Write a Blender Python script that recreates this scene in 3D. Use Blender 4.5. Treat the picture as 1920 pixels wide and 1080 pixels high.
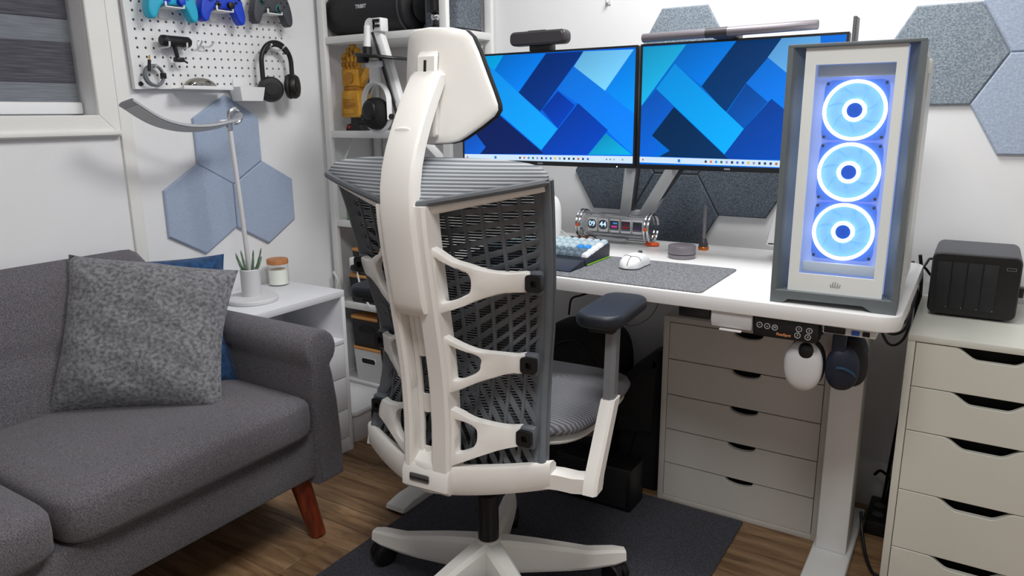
import bpy, bmesh, math, random
from mathutils import Matrix, Vector
random.seed(7)
PI = math.pi
SC = bpy.context.scene
COL = SC.collection
for o in list(bpy.data.objects): bpy.data.objects.remove(o)

# ------------------------------------------------------------------ camera
cam = bpy.data.cameras.new('camera'); camo = bpy.data.objects.new('camera', cam); COL.objects.link(camo)
cam.sensor_width = 36.0; cam.lens = 1375.88 / 1920 * 36.0; cam.clip_start = .02
camo.matrix_world = Matrix(((0.84526583, -0.11567603, 0.52167493, 0), (0.53426626, 0.19982544, -0.82135824, 0), (-0.00923247, 0.97297937, 0.23070742, 1.22), (0, 0, 0, 1)))
SC.camera = camo
# ------------------------------------------------------------------ world, lights, exposure
w = bpy.data.worlds.new('world'); SC.world = w; w.use_nodes = True
w.node_tree.nodes['Background'].inputs[0].default_value = (.75, .82, .95, 1)
w.node_tree.nodes['Background'].inputs[1].default_value = .25
def area(name, loc, sx, sy, power, col=(1, 1, 1), rot=(0, 0, 0)):
    l = bpy.data.lights.new(name, 'AREA'); l.shape = 'RECTANGLE'; l.size = sx; l.size_y = sy; l.energy = power; l.color = col
    o = bpy.data.objects.new(name, l); COL.objects.link(o); o.location = loc; o.rotation_euler = rot
    return o
area('ceiling_light_desk', (-.62, 1.72, 2.37), .55, .55, 24, (1, .99, .975))
area('front_fill_light', (-.22, .40, 2.37), .6, .6, 23, (1, .99, .975))  # added fill without a visible source, brightens front faces and side wall
vs = SC.view_settings; vs.view_transform = 'Standard'; vs.look = 'None'; vs.gamma = 1; vs.use_curve_mapping = False
vs.exposure = 0.03

# ------------------------------------------------------------------ materials
def lin(c):
    c = c / 255.0
    return c / 12.92 if c <= .04045 else ((c + .055) / 1.055) ** 2.4
def rgb(*c):
    if len(c) == 1: h = c[0].lstrip('#'); c = [int(h[i:i + 2], 16) for i in (0, 2, 4)]
    return (lin(c[0]), lin(c[1]), lin(c[2]), 1)
MATS = {}
def mat(name, col, rough=.5, metal=0, var=0, scale=40, bump=0, bscale=None, stretch=(1, 1, 1), col2=None, spec=.5, coat=0, emit=0, emitcol=None, sheen=0, detail=3, contrast=None):
    m = bpy.data.materials.new(name); m.use_nodes = True; MATS[name] = m
    nt = m.node_tree; p = nt.nodes['Principled BSDF']; N = nt.nodes.new; L = nt.links.new
    p.inputs['Base Color'].default_value = col; p.inputs['Roughness'].default_value = rough; p.inputs['Metallic'].default_value = metal
    p.inputs['Specular IOR Level'].default_value = spec; p.inputs['Coat Weight'].default_value = coat
    if sheen: p.inputs['Sheen Weight'].default_value = sheen
    if emit: p.inputs['Emission Color'].default_value = emitcol or col; p.inputs['Emission Strength'].default_value = emit
    if var or bump or col2:
        tc = N('ShaderNodeTexCoord'); mp = N('ShaderNodeMapping'); mp.inputs['Scale'].default_value = stretch
        L(tc.outputs['Object'], mp.inputs['Vector'])
        nz = N('ShaderNodeTexNoise'); nz.inputs['Scale'].default_value = scale; nz.inputs['Detail'].default_value = detail
        L(mp.outputs['Vector'], nz.inputs['Vector'])
        if var or col2:
            r = N('ShaderNodeValToRGB'); e = r.color_ramp.elements
            lo, hi = contrast or (.35, .65)
            e[0].position = lo; e[1].position = hi
            if col2: e[0].color = col; e[1].color = col2
            else:
                e[0].color = [min(1, c * (1 - var)) for c in col[:3]] + [1]; e[1].color = [min(1, c * (1 + var)) for c in col[:3]] + [1]
            L(nz.outputs['Fac'], r.inputs['Fac']); L(r.outputs['Color'], p.inputs['Base Color'])
        if bump:
            nb = nz
            if bscale:
                nb = N('ShaderNodeTexNoise'); nb.inputs['Scale'].default_value = bscale; nb.inputs['Detail'].default_value = 2; L(mp.outputs['Vector'], nb.inputs['Vector'])
            b = N('ShaderNodeBump'); b.inputs['Strength'].default_value = bump; b.inputs['Distance'].default_value = .004
            L(nb.outputs['Fac'], b.inputs['Height']); L(b.outputs['Normal'], p.inputs['Normal'])
    return m
wall_m = mat('wall_paint', rgb(236, 237, 239), .75, var=.012, scale=3, bump=.04, bscale=180)
ceil_m = mat('ceiling_paint', rgb(238, 238, 236), .8, var=.01, scale=3)
trim_m = mat('trim_paint', rgb(238, 238, 234), .4, var=.01, scale=8)
white_lam = mat('white_laminate', rgb(233, 234, 238), .38, var=.012, scale=5)
cab_m = mat('cabinet_white', rgb(224, 225, 215), .42, var=.012, scale=5)
unit_m = mat('drawer_unit_white_shaded', rgb(204, 201, 195), .45, var=.012, scale=5)  # same white, darkened: under-desk shade is put into the colour
desk_m = mat('desk_white', rgb(240, 240, 240), .33, var=.008, scale=5)
steel_w = mat('white_steel', rgb(228, 229, 228), .4, var=.01, scale=9)
dark_gap = mat('dark_interior', rgb(22, 22, 23), .8, var=.1, scale=20)  # near-black that puts shade into cavities, slots and holes
chair_w = mat('chair_white_plastic', rgb(245, 243, 238), .42, var=.012, scale=6)
chair_g = mat('chair_grey_plastic', rgb(98, 104, 110), .5, var=.06, scale=30)
chair_lat = mat('chair_lattice', rgb(94, 98, 103), .5, var=.08, scale=30)
arm_g = mat('chair_arm_grey', rgb(120, 122, 126), .42, var=.03, scale=30)
blk = mat('black_plastic', rgb(13, 13, 15), .45, var=.12, scale=30)
blk_soft = mat('black_soft', rgb(24, 25, 29), .6, var=.12, scale=60, bump=.1)
pad_m = mat('arm_pad', rgb(20, 26, 36), .5, var=.12, scale=60, bump=.1)
blk_fab = mat('black_fabric', rgb(15, 15, 17), .85, var=.2, scale=90, bump=.3)
sofa_m = mat('sofa_fabric', rgb(70, 68, 73), .95, col2=rgb(116, 113, 119), scale=380, bump=.35, detail=2, sheen=.15)
pil_g = mat('pillow_grey', rgb(88, 89, 93), .95, col2=rgb(138, 139, 143), scale=95, bump=.4, bscale=320, stretch=(1, 1, 1.2), detail=9, sheen=.2)
pil_b = mat('pillow_blue', rgb(12, 46, 84), .95, col2=rgb(26, 74, 120), scale=60, bump=.4, bscale=200, detail=5, sheen=.2)
wood_red = mat('leg_wood', rgb(98, 36, 18), .35, col2=rgb(140, 58, 30), scale=18, stretch=(4, 4, .5), coat=.3)
bamboo = mat('bamboo', rgb(184, 124, 62), .5, col2=rgb(206, 150, 86), scale=14, stretch=(1, 12, 12))
cork = mat('jar_wood', rgb(176, 112, 62), .5, col2=rgb(196, 132, 80), scale=20, stretch=(1, 8, 8))
rug_m = mat('rug', rgb(46, 47, 54), .98, col2=rgb(82, 83, 92), scale=260, bump=.6, detail=3)
mat_m = mat('felt_mat', rgb(74, 75, 79), .98, col2=rgb(146, 148, 152), scale=330, bump=.5, detail=3)
felt_d = mat('felt_charcoal', rgb(66, 74, 84), .98, col2=rgb(100, 109, 120), scale=210, bump=.4, detail=6)
felt_g = mat('felt_grey', rgb(112, 124, 136), .98, col2=rgb(158, 170, 181), scale=210, bump=.4, detail=6)
felt_b = mat('felt_blue', rgb(160, 175, 199), .98, col2=rgb(169, 184, 208), scale=220, bump=.3, detail=4)
felt_lb = mat('felt_light_blue', rgb(160, 174, 196), .98, col2=rgb(178, 192, 212), scale=150, bump=.3, detail=4)
felt_box = mat('felt_box', rgb(78, 84, 92), .98, col2=rgb(118, 126, 136), scale=160, bump=.3, detail=4)
chrome = mat('chrome', rgb(200, 202, 205), .18, 1)
alu = mat('aluminium', rgb(176, 178, 182), .32, 1)
lamp_grey = mat('lamp_grey_metal', rgb(168, 171, 175), .4, .25)
lamp_diff = mat('lamp_diffuser', rgb(206, 209, 212), .5)
gun = mat('gunmetal', rgb(128, 123, 130), .4, .35)
gun_d = mat('gunmetal_dark', rgb(70, 67, 71), .42, .35)
arm_silver = mat('arm_silver', rgb(196, 199, 201), .42, .25)
pc_g = mat('case_grey', rgb(104, 112, 115), .45, var=.03, scale=20)
pc_w = mat('case_white', rgb(242, 246, 244), .35, var=.01, scale=8)
copper = mat('copper', rgb(206, 120, 62), .3, .9)
orange = mat('orange_plastic', rgb(232, 88, 24), .45)
wht = mat('white_plastic', rgb(238, 239, 240), .4, var=.008, scale=9)
wht_m = mat('white_matte_plastic', rgb(216, 216, 218), .55, var=.01, scale=9)
navy = mat('navy_plastic', rgb(16, 28, 48), .5, var=.08, scale=30)
teal_d = mat('petrol_plastic', rgb(20, 62, 88), .5, var=.05, scale=30)
gold = mat('gold_plastic', rgb(212, 156, 52), .3, .25, var=.12, scale=40)
gold_d = mat('gold_plastic_dark', rgb(176, 120, 34), .35, .25, var=.12, scale=40)
cyan_p = mat('cyan_plastic', rgb(34, 178, 214), .42, var=.03, scale=20)
blue_p = mat('blue_plastic', rgb(20, 66, 208), .42, var=.05, scale=20)
grey_p = mat('dark_grey_plastic', rgb(70, 72, 78), .5, var=.05, scale=20)
teal_p = mat('teal_plastic', rgb(34, 168, 172), .45)
mid_p = mat('mid_grey_plastic', rgb(132, 136, 142), .5, var=.03, scale=20)
wax = mat('wax', rgb(246, 247, 240), .6, var=.02, scale=20)
leaf_m = mat('leaf_green', rgb(92, 122, 96), .5, col2=rgb(132, 160, 130), scale=40)
screen_b = mat('screen_bezel', rgb(26, 27, 30), .35, var=.05, scale=20)
red_p = mat('red_plastic', rgb(190, 34, 36), .5)
box_blue = mat('blue_card', rgb(26, 92, 168), .5, col2=rgb(120, 170, 60), scale=70)
cable_b = mat('cable_black', rgb(16, 16, 17), .5, var=.05)
cable_g = mat('cable_grey', rgb(150, 152, 154), .4, .3)
cable_w = mat('cable_white', rgb(220, 220, 220), .5)
band_d = mat('blind_dark', rgb(72, 71, 80), .9, col2=rgb(98, 98, 108), scale=30, stretch=(1, .35, 9), bump=.2, detail=5)
band_l = mat('blind_light', rgb(116, 122, 130), .9, col2=rgb(134, 140, 147), scale=30, stretch=(1, .35, 9), bump=.2, detail=5)
key_l = mat('keycap_light', rgb(176, 196, 204), .45)
key_w = mat('keycap_white', rgb(232, 234, 236), .45)
key_d = mat('keycap_slate', rgb(96, 112, 124), .45)
key_b = mat('keycap_blue', rgb(40, 138, 214), .45)
kb_body = mat('keyboard_case', rgb(48, 54, 66), .4, .3)
badge_m = mat('badge_grey', rgb(96, 96, 98), .5)
txt_d = mat('print_dark', rgb(24, 24, 26), .6)
txt_l = mat('print_light', rgb(214, 216, 220), .6)
txt_o = mat('print_orange', rgb(228, 150, 96), .6)
mark_g = mat('print_grey', rgb(160, 164, 160), .6)

def emission(name, col, strength):
    m = bpy.data.materials.new(name); m.use_nodes = True; nt = m.node_tree; nt.nodes.remove(nt.nodes['Principled BSDF'])
    e = nt.nodes.new('ShaderNodeEmission'); e.inputs[0].default_value = col; e.inputs[1].default_value = strength
    nt.links.new(e.outputs[0], nt.nodes['Material Output'].inputs[0]); MATS[name] = m
    return m
ring_e = emission('fan_ring_light', (.80, .93, 1, 1), 3.2)
disc_e = mat('fan_glow', rgb(110, 165, 240), .5, emit=.8, emitcol=rgb(120, 178, 255))
disc_e2 = mat('fan_glow_blade', rgb(90, 150, 235), .5, emit=.85, emitcol=rgb(136, 188, 255))
frame_e = mat('fan_frame_painted_glow', rgb(60, 110, 200), .5, emit=.42, emitcol=rgb(96, 140, 255))  # frame emission stands in for ring light falling on it
tray_e = mat('fan_tray_painted_glow', rgb(170, 185, 225), .5, emit=.42, emitcol=rgb(165, 188, 255))  # tray is no lamp; its emission stands in for the fans' light
hub_e = mat('fan_hub_glow', rgb(20, 90, 200), .5, emit=.32, emitcol=rgb(10, 100, 235))
green_e = emission('green_underglow', rgb(150, 225, 60), .9)
usb_e = mat('usb_blue', rgb(30, 90, 180), .4)
led_e = emission('power_led', (.5, .7, 1, 1), 4)
def glassy(name, tint, gl=.08, alpha_gloss=.03):
    m = bpy.data.materials.new(name); m.use_nodes = True; nt = m.node_tree; nt.nodes.remove(nt.nodes['Principled BSDF'])
    N = nt.nodes.new; t = N('ShaderNodeBsdfTransparent'); t.inputs[0].default_value = tint
    g = N('ShaderNodeBsdfGlossy'); g.inputs['Roughness'].default_value = alpha_gloss; mx = N('ShaderNodeMixShader')
    lw = N('ShaderNodeLayerWeight'); lw.inputs[0].default_value = .5; pw = N('ShaderNodeMath'); pw.operation = 'POWER'; pw.inputs[1].default_value = 4; nt.links.new(lw.outputs['Facing'], pw.inputs[0])
    fr = N('ShaderNodeMath'); fr.operation = 'MULTIPLY_ADD'; fr.inputs[1].default_value = .55; fr.inputs[2].default_value = .035; nt.links.new(pw.outputs[0], fr.inputs[0])
    ad = N('ShaderNodeMath'); ad.operation = 'ADD'; ad.inputs[1].default_value = gl; nt.links.new(fr.outputs[0], ad.inputs[0])
    nt.links.new(ad.outputs[0], mx.inputs[0]); nt.links.new(t.outputs[0], mx.inputs[1]); nt.links.new(g.outputs[0], mx.inputs[2])
    nt.links.new(mx.outputs[0], nt.nodes['Material Output'].inputs[0]); MATS[name] = m
    return m
glass_m = glassy('clear_glass', (.95, .97, .97, 1), .02)
jar_glass = glassy('frosted_glass', (.98, .99, .98, 1), .0, .3)
acryl = glassy('clear_acrylic', (.97, .975, .98, 1), .03, .08)
clear_shell = glassy('smoky_clear_plastic', (.62, .60, .54, 1), .12, .15)
case_glass = glassy('case_glass', (.93, .95, .98, 1), .0, .02)
pane_m = glassy('window_glass', (.9, .93, .95, 1), .04)
def wood_floor():
    m = mat('floor_wood', rgb(140, 104, 70), .48); nt = m.node_tree; p = nt.nodes['Principled BSDF']; N = nt.nodes.new; L = nt.links.new
    tc = N('ShaderNodeTexCoord'); oi = N('ShaderNodeObjectInfo'); mp = N('ShaderNodeMapping'); mp.inputs['Scale'].default_value = (1.6, 13, 10)
    cmb = N('ShaderNodeCombineXYZ'); mul = N('ShaderNodeMath'); mul.operation = 'MULTIPLY'; mul.inputs[1].default_value = 37
    L(oi.outputs['Random'], mul.inputs[0]); L(mul.outputs[0], cmb.inputs[0]); L(mul.outputs[0], cmb.inputs[1]); L(cmb.outputs[0], mp.inputs['Location']); L(tc.outputs['Object'], mp.inputs['Vector'])
    n1 = N('ShaderNodeTexNoise'); n1.inputs['Scale'].default_value = 2.2; n1.inputs['Detail'].default_value = 7; n1.inputs['Roughness'].default_value = .62; n1.inputs['Distortion'].default_value = .6; L(mp.outputs[0], n1.inputs['Vector'])
    r = N('ShaderNodeValToRGB'); e = r.color_ramp.elements; e[0].position = .30; e[0].color = rgb(92, 66, 44); e[1].position = .72; e[1].color = rgb(180, 148, 112)
    k = e.new(.48); k.color = rgb(144, 112, 80); L(n1.outputs['Fac'], r.inputs['Fac'])
    hs = N('ShaderNodeHueSaturation'); mr = N('ShaderNodeMapRange'); mr.inputs['To Min'].default_value = .82; mr.inputs['To Max'].default_value = 1.12
    L(oi.outputs['Random'], mr.inputs['Value']); L(mr.outputs[0], hs.inputs['Value']); L(r.outputs['Color'], hs.inputs['Color']); L(hs.outputs['Color'], p.inputs['Base Color'])
    b = N('ShaderNodeBump'); b.inputs['Strength'].default_value = .15; b.inputs['Distance'].default_value = .003; L(n1.outputs['Fac'], b.inputs['Height']); L(b.outputs['Normal'], p.inputs['Normal'])
    return m
floor_m = wood_floor()
def stripes(name, ca, cb, scale, axis='Z', rough=.85, alpha=False, bump=.5, dist=0):
    m = mat(name, ca, rough); nt = m.node_tree; p = nt.nodes['Principled BSDF']; N = nt.nodes.new; L = nt.links.new
    tc = N('ShaderNodeTexCoord'); wv = N('ShaderNodeTexWave'); wv.bands_direction = axis; wv.inputs['Scale'].default_value = scale; wv.inputs['Distortion'].default_value = dist
    L(tc.outputs['Object'], wv.inputs['Vector'])
    r = N('ShaderNodeValToRGB'); r.color_ramp.elements[0].color = ca; r.color_ramp.elements[1].color = cb; r.color_ramp.elements[0].position = .3; r.color_ramp.elements[1].position = .7
    L(wv.outputs['Fac'], r.inputs['Fac']); L(r.outputs['Color'], p.inputs['Base Color'])
    b = N('ShaderNodeBump'); b.inputs['Strength'].default_value = bump; b.inputs['Distance'].default_value = .002; L(wv.outputs['Fac'], b.inputs['Height']); L(b.outputs['Normal'], p.inputs['Normal'])
    if alpha:
        mr = N('ShaderNodeMapRange'); mr.inputs['From Min'].default_value = .12; mr.inputs['From Max'].default_value = .3; mr.inputs['To Min'].default_value = .5; mr.inputs['To Max'].default_value = 1.0
        L(wv.outputs['Fac'], mr.inputs['Value']); L(mr.outputs[0], p.inputs['Alpha'])
    return m
roll_m = stripes('chair_mesh_light', rgb(100, 104, 109), rgb(158, 163, 168), 46, 'Z')
seat_m = stripes('chair_seat_mesh', rgb(84, 85, 90), rgb(126, 127, 133), 34, 'Y')
back_m = stripes('chair_mesh_dark', rgb(24, 25, 27), rgb(40, 42, 45), 52, 'Z', alpha=True)

# ------------------------------------------------------------------ geometry kit
class G:
    def __init__(s, v=None, f=None): s.v = [tuple(p) for p in (v or [])]; s.f = [tuple(q) for q in (f or [])]
    def add(s, *gs):
        for g in gs:
            n = len(s.v); s.v += g.v; s.f += [tuple(i + n for i in q) for q in g.f]
        return s
    def __add__(s, o): return G(s.v, s.f).add(o)
    def m(s, M): return G([tuple(M @ Vector(p)) for p in s.v], s.f)
    def t(s, x=0, y=0, z=0): return G([(p[0] + x, p[1] + y, p[2] + z) for p in s.v], s.f)
    def r(s, ang, ax='Z', piv=(0, 0, 0)):
        T = Matrix.Translation(piv); return s.m(T @ Matrix.Rotation(ang, 4, ax) @ T.inverted())
def box(x0, x1, y0, y1, z0, z1):
    return G([(x0, y0, z0), (x1, y0, z0), (x1, y1, z0), (x0, y1, z0), (x0, y0, z1), (x1, y0, z1), (x1, y1, z1), (x0, y1, z1)],
             [(0, 3, 2, 1), (4, 5, 6, 7), (0, 1, 5, 4), (1, 2, 6, 5), (2, 3, 7, 6), (3, 0, 4, 7)])
def rb(x0, x1, y0, y1, z0, z1, r=.004, seg=2):
    b = bmesh.new(); g = box(x0, x1, y0, y1, z0, z1)
    vs_ = [b.verts.new(p) for p in g.v]
    for q in g.f: b.faces.new([vs_[i] for i in q])
    r = min(r, .49 * min(abs(x1 - x0), abs(y1 - y0), abs(z1 - z0)))
    bmesh.ops.bevel(b, geom=list(b.edges), offset=r, segments=seg, profile=.5, affect='EDGES')
    b.verts.index_update(); out = G([tuple(v.co) for v in b.verts], [[v.index for v in f.verts] for f in b.faces]); b.free()
    return out
def mp(plane, a, b, d): return {'xy': (a, b, d), 'xz': (a, d, b), 'yz': (d, a, b)}[plane]
def loft(secs, caps=True, closed=True):
    n = len(secs[0]); v = [p for s in secs for p in s]; f = []
    for i in range(len(secs) - 1):
        for j in range(n if closed else n - 1):
            k = (j + 1) % n; f.append((i * n + j, i * n + k, (i + 1) * n + k, (i + 1) * n + j))
    if caps: f.append(tuple(reversed(range(n)))); f.append(tuple(range((len(secs) - 1) * n, len(secs) * n)))
    return G(v, f)
def inset(pts, r):
    n = len(pts); ar = sum(pts[i][0] * pts[(i + 1) % n][1] - pts[(i + 1) % n][0] * pts[i][1] for i in range(n)); sg = 1 if ar > 0 else -1
    out = []
    for i in range(n):
        p0, p1, p2 = Vector(pts[i - 1]), Vector(pts[i]), Vector(pts[(i + 1) % n])
        a = (p1 - p0); b = (p2 - p1)
        if a.length < 1e-9 or b.length < 1e-9: out.append(tuple(p1)); continue
        a.normalize(); b.normalize(); na = Vector((-a.y, a.x)); nb = Vector((-b.y, b.x)); nn = na + nb
        if nn.length < 1e-6: out.append(tuple(p1)); continue
        nn.normalize(); k = max(.35, nn.dot(na)); q = p1 + nn * (sg * r / k); out.append((q.x, q.y))
    return out
def prism(pts, d0, d1, plane='xz', r=0, seg=1):
    if not r: return loft([[mp(plane, a, b, d) for a, b in pts] for d in (d0, d1)])
    s = 1 if d1 > d0 else -1; secs = []
    for k in range(seg + 1):
        t = PI / 2 * k / seg; secs.append((d0 + s * r * (1 - math.sin(t)), r * (1 - math.cos(PI / 2 - t)) if 0 else r * (1 - math.sin(t))))
    prof = []
    for k in range(seg + 1):
        t = PI / 2 * k / seg; prof.append((r * (1 - math.sin(t)), r * (1 - math.cos(t))))
    prof = sorted([(dd, ii) for ii, dd in prof])
    secs = [(d0 + s * dd, ii) for dd, ii in prof] + [(d1 - s * dd, ii) for dd, ii in reversed(prof)]
    return loft([[mp(plane, a, b, d) for a, b in (inset(pts, ii) if ii > 1e-9 else pts)] for d, ii in secs])
def rrect(cx, cy, w_, h_, r, n=4):
    o = []
    for sx, sy, a0 in ((1, 1, 0), (-1, 1, PI / 2), (-1, -1, PI), (1, -1, 3 * PI / 2)):
        for k in range(n + 1):
            a = a0 + PI / 2 * k / n; o.append((cx + sx * (w_ / 2 - r) + r * math.cos(a), cy + sy * (h_ / 2 - r) + r * math.sin(a)))
    return o
def circ(cx, cy, r, n=24, a0=0): return [(cx + r * math.cos(a0 + 2 * PI * k / n), cy + r * math.sin(a0 + 2 * PI * k / n)) for k in range(n)]
def lathe(prof, c=(0, 0, 0), n=28, axis='Z'):
    secs = [[(rr * math.cos(2 * PI * k / n), rr * math.sin(2 * PI * k / n), z) for k in range(n)] for rr, z in prof]
    g = loft(secs)
    if axis == 'X': g = G([(p[2], p[0], p[1]) for p in g.v], g.f)
    if axis == 'Y': g = G([(p[0], p[2], p[1]) for p in g.v], g.f)
    return g.t(*c)
def cat(pts, n=6):
    P = [Vector(p) for p in pts]; out = []
    for i in range(len(P) - 1):
        p0 = P[i - 1] if i else P[0] * 2 - P[1]; p1 = P[i]; p2 = P[i + 1]; p3 = P[i + 2] if i + 2 < len(P) else P[-1] * 2 - P[-2]
        for k in range(n):
            t = k / n; out.append(.5 * ((2 * p1) + (p2 - p0) * t + (2 * p0 - 5 * p1 + 4 * p2 - p3) * t * t + (3 * p1 - p0 - 3 * p2 + p3) * t ** 3))
    out.append(P[-1]); return out
def tube(path, r, n=8, smooth=0, caps=True, flat=None):
    P = cat(path, smooth) if smooth else [Vector(p) for p in path]
    secs = []; up = None
    for i, p in enumerate(P):
        d = (P[min(i + 1, len(P) - 1)] - P[max(i - 1, 0)]).normalized()
        if up is None: up = Vector((0, 0, 1)) if abs(d.z) < .9 else Vector((0, 1, 0))
        a = d.cross(up).normalized(); b = a.cross(d).normalized(); up = b
        rr = r[min(len(r) - 1, int(i * len(r) / len(P)))] if isinstance(r, list) else r
        if isinstance(r, tuple): rr = r[0] + (r[1] - r[0]) * i / (len(P) - 1)
        secs.append([tuple(p + a * (rr * math.cos(2 * PI * k / n)) + b * ((flat or 1) * rr * math.sin(2 * PI * k / n))) for k in range(n)])
    return loft(secs, caps)
def sup(c, rad, e1=.5, e2=.5, nu=14, nv=24):
    def s(x, e): return math.copysign(abs(x) ** e, x)
    secs = []
    for i in range(1, nu):
        u = -PI / 2 + PI * i / nu
        secs.append([(c[0] + rad[0] * s(math.cos(u), e1) * s(math.cos(2 * PI * j / nv), e2), c[1] + rad[1] * s(math.cos(u), e1) * s(math.sin(2 * PI * j / nv), e2), c[2] + rad[2] * s(math.sin(u), e1)) for j in range(nv)])
    g = loft(secs, caps=False); n = len(g.v); g.v += [(c[0], c[1], c[2] - rad[2]), (c[0], c[1], c[2] + rad[2])]
    for j in range(nv):
        g.f.append((n, (j + 1) % nv, j)); g.f.append((n + 1, (nu - 2) * nv + j, (nu - 2) * nv + (j + 1) % nv))
    return g
def ring(c, R, r, axis='Z', n=32, m=8, a0=0, a1=2 * PI):
    full = abs(a1 - a0 - 2 * PI) < 1e-6; P = []
    for k in range(n if full else n + 1):
        a = a0 + (a1 - a0) * k / n; P.append((R * math.cos(a), R * math.sin(a)))
    secs = []
    for k, (x, y) in enumerate(P):
        d = Vector((x, y, 0)).normalized()
        secs.append([tuple(Vector((x, y, 0)) + d * (r * math.cos(2 * PI * j / m)) + Vector((0, 0, r * math.sin(2 * PI * j / m)))) for j in range(m)])
    if full: secs.append(secs[0])
    g = loft(secs, caps=not full)
    if axis == 'X': g = G([(p[2], p[0], p[1]) for p in g.v], g.f)
    if axis == 'Y': g = G([(p[0], p[2], p[1]) for p in g.v], g.f)
    return g.t(*c)
def frame_prism(outer, inner, d0, d1, plane='xz'):
    n = len(outer); assert n == len(inner); v = []; f = []
    for d in (d0, d1):
        v += [mp(plane, a, b, d) for a, b in outer] + [mp(plane, a, b, d) for a, b in inner]
    for j in range(n):
        k = (j + 1) % n
        f += [(j, k, n + k, n + j), (2 * n + j, 3 * n + j, 3 * n + k, 2 * n + k), (j, 2 * n + j, 2 * n + k, k), (n + j, n + k, 3 * n + k, 3 * n + j)]
    return G(v, f)
def beam(p, q, wdt, hgt, r=.003, up=(0, 0, 1)):
    p = Vector(p); q = Vector(q); d = q - p; L_ = d.length; d.normalize(); upv = Vector(up)
    a = d.cross(upv).normalized(); b = a.cross(d)
    M = Matrix((a.to_4d(), b.to_4d(), d.to_4d(), (0, 0, 0, 1))).transposed(); M[0][3], M[1][3], M[2][3] = p; M[3] = (0, 0, 0, 1)
    return rb(-wdt / 2, wdt / 2, -hgt / 2, hgt / 2, 0, L_, r).m(M)

# ------------------------------------------------------------------ scene objects
ROOT = {}
def newmesh(name, g, m, ang=38):
    me = bpy.data.meshes.new(name); me.from_pydata([tuple(p) for p in g.v], [], g.f)
    b = bmesh.new(); b.from_mesh(me); bmesh.ops.recalc_face_normals(b, faces=b.faces); b.to_mesh(me); b.free()
    for p in me.polygons: p.use_smooth = True
    me.set_sharp_from_angle(angle=math.radians(ang))
    for mm in (m if isinstance(m, list) else [m]): me.materials.append(mm)
    return me
def props(o, label=None, cat_=None, group=None, kind=None):
    if label: o['label'] = label
    if cat_: o['category'] = cat_
    if group: o['group'] = group
    if kind: o['kind'] = kind
def thing(name, label, cat_, loc=(0, 0, 0), rz=0, group=None, kind=None):
    o = bpy.data.objects.new(name, None); COL.objects.link(o); o.location = loc; o.rotation_euler = (0, 0, rz); o.empty_display_size = .05
    props(o, label, cat_, group, kind); ROOT[o.name] = Matrix.Translation(loc) @ Matrix.Rotation(rz, 4, 'Z')
    return o
def rootof(o):
    while o.parent: o = o.parent
    return o
def part(par, name, g, m, world=True, label=None, ang=38, kind=None):
    rt = rootof(par)
    if world and rt.name in ROOT: g = g.m(ROOT[rt.name].inverted())
    o = bpy.data.objects.new(name, newmesh(name, g, m, ang)); COL.objects.link(o); o.parent = par
    props(o, label, None, None, kind)
    return o
def single(name, g, m, label, cat_, group=None, kind=None, ang=38):
    xs = [p[0] for p in g.v]; ys = [p[1] for p in g.v]; zs = [p[2] for p in g.v]
    c = ((min(xs) + max(xs)) / 2, (min(ys) + max(ys)) / 2, min(zs))
    o = bpy.data.objects.new(name, newmesh(name, g.t(-c[0], -c[1], -c[2]), m, ang)); COL.objects.link(o); o.location = c
    props(o, label, cat_, group, kind); ROOT[o.name] = Matrix.Translation(c)
    return o
def share(par, src, name, loc, rz=0):
    o = bpy.data.objects.new(name, src.data); COL.objects.link(o); o.parent = par; o.location = loc; o.rotation_euler = (0, 0, rz)
    return o
def text(par, s, size, M, m, name='lettering', bold=0, world=True, align='CENTER'):
    c = bpy.data.curves.new('t', 'FONT'); c.body = s; c.size = size; c.align_x = align; c.align_y = 'CENTER'; c.extrude = .0003; c.offset = bold; c.resolution_u = 3
    o = bpy.data.objects.new('t', c); COL.objects.link(o)
    dg = bpy.context.evaluated_depsgraph_get(); me = bpy.data.meshes.new_from_object(o.evaluated_get(dg)); bpy.data.objects.remove(o)
    rt = rootof(par); MM = (ROOT[rt.name].inverted() @ M) if (world and rt.name in ROOT) else M
    me.transform(MM); me.materials.clear(); me.materials.append(m)
    q = bpy.data.objects.new(name, me); COL.objects.link(q); q.parent = par
    return q
def axes(o, right, up):   # matrix that lays text (x right, y up) into the scene
    r_ = Vector(right).normalized(); u = Vector(up).normalized(); n = r_.cross(u)
    return Matrix(((r_.x, u.x, n.x, o[0]), (r_.y, u.y, n.y, o[1]), (r_.z, u.z, n.z, o[2]), (0, 0, 0, 1)))

# ================================================================== THE SETTING
XL, XR, YB, YF, ZC = -2.22, 1.7, 2.40, -1.6, 2.42
def structure(name, g, m, label=None):
    return single(name, g, m, label, None, kind='structure')
fl = structure('floor', box(XL - .15, XR, YF, YB + .1, -.03, -.011), dark_gap)
PW = .178; nrow = 0; y = YB - PW
src = None
while y > YF - PW:
    x = XL - .9 + (nrow * .47 % 1.2)
    while x < XR:
        xa, xb = max(x, XL), min(x + 1.2, XR)
        if xb - xa > .05:
            if abs(xb - xa - 1.2) < 1e-6 and src:
                share(fl, src, 'plank', (xa - fl.location.x, y - fl.location.y, -fl.location.z))
            else:
                g = rb(0, xb - xa - .0012, 0, PW - .0012, -.011, 0, .0012, 1)
                o = part(fl, 'plank', g, floor_m, world=False); o.location = (xa - fl.location.x, y - fl.location.y, -fl.location.z)
                if abs(xb - xa - 1.2) < 1e-6: src = o
        x += 1.2
    y -= PW; nrow += 1
structure('ceiling', box(XL - .15, XR, YF, YB + .1, ZC, ZC + .05), ceil_m)
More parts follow.
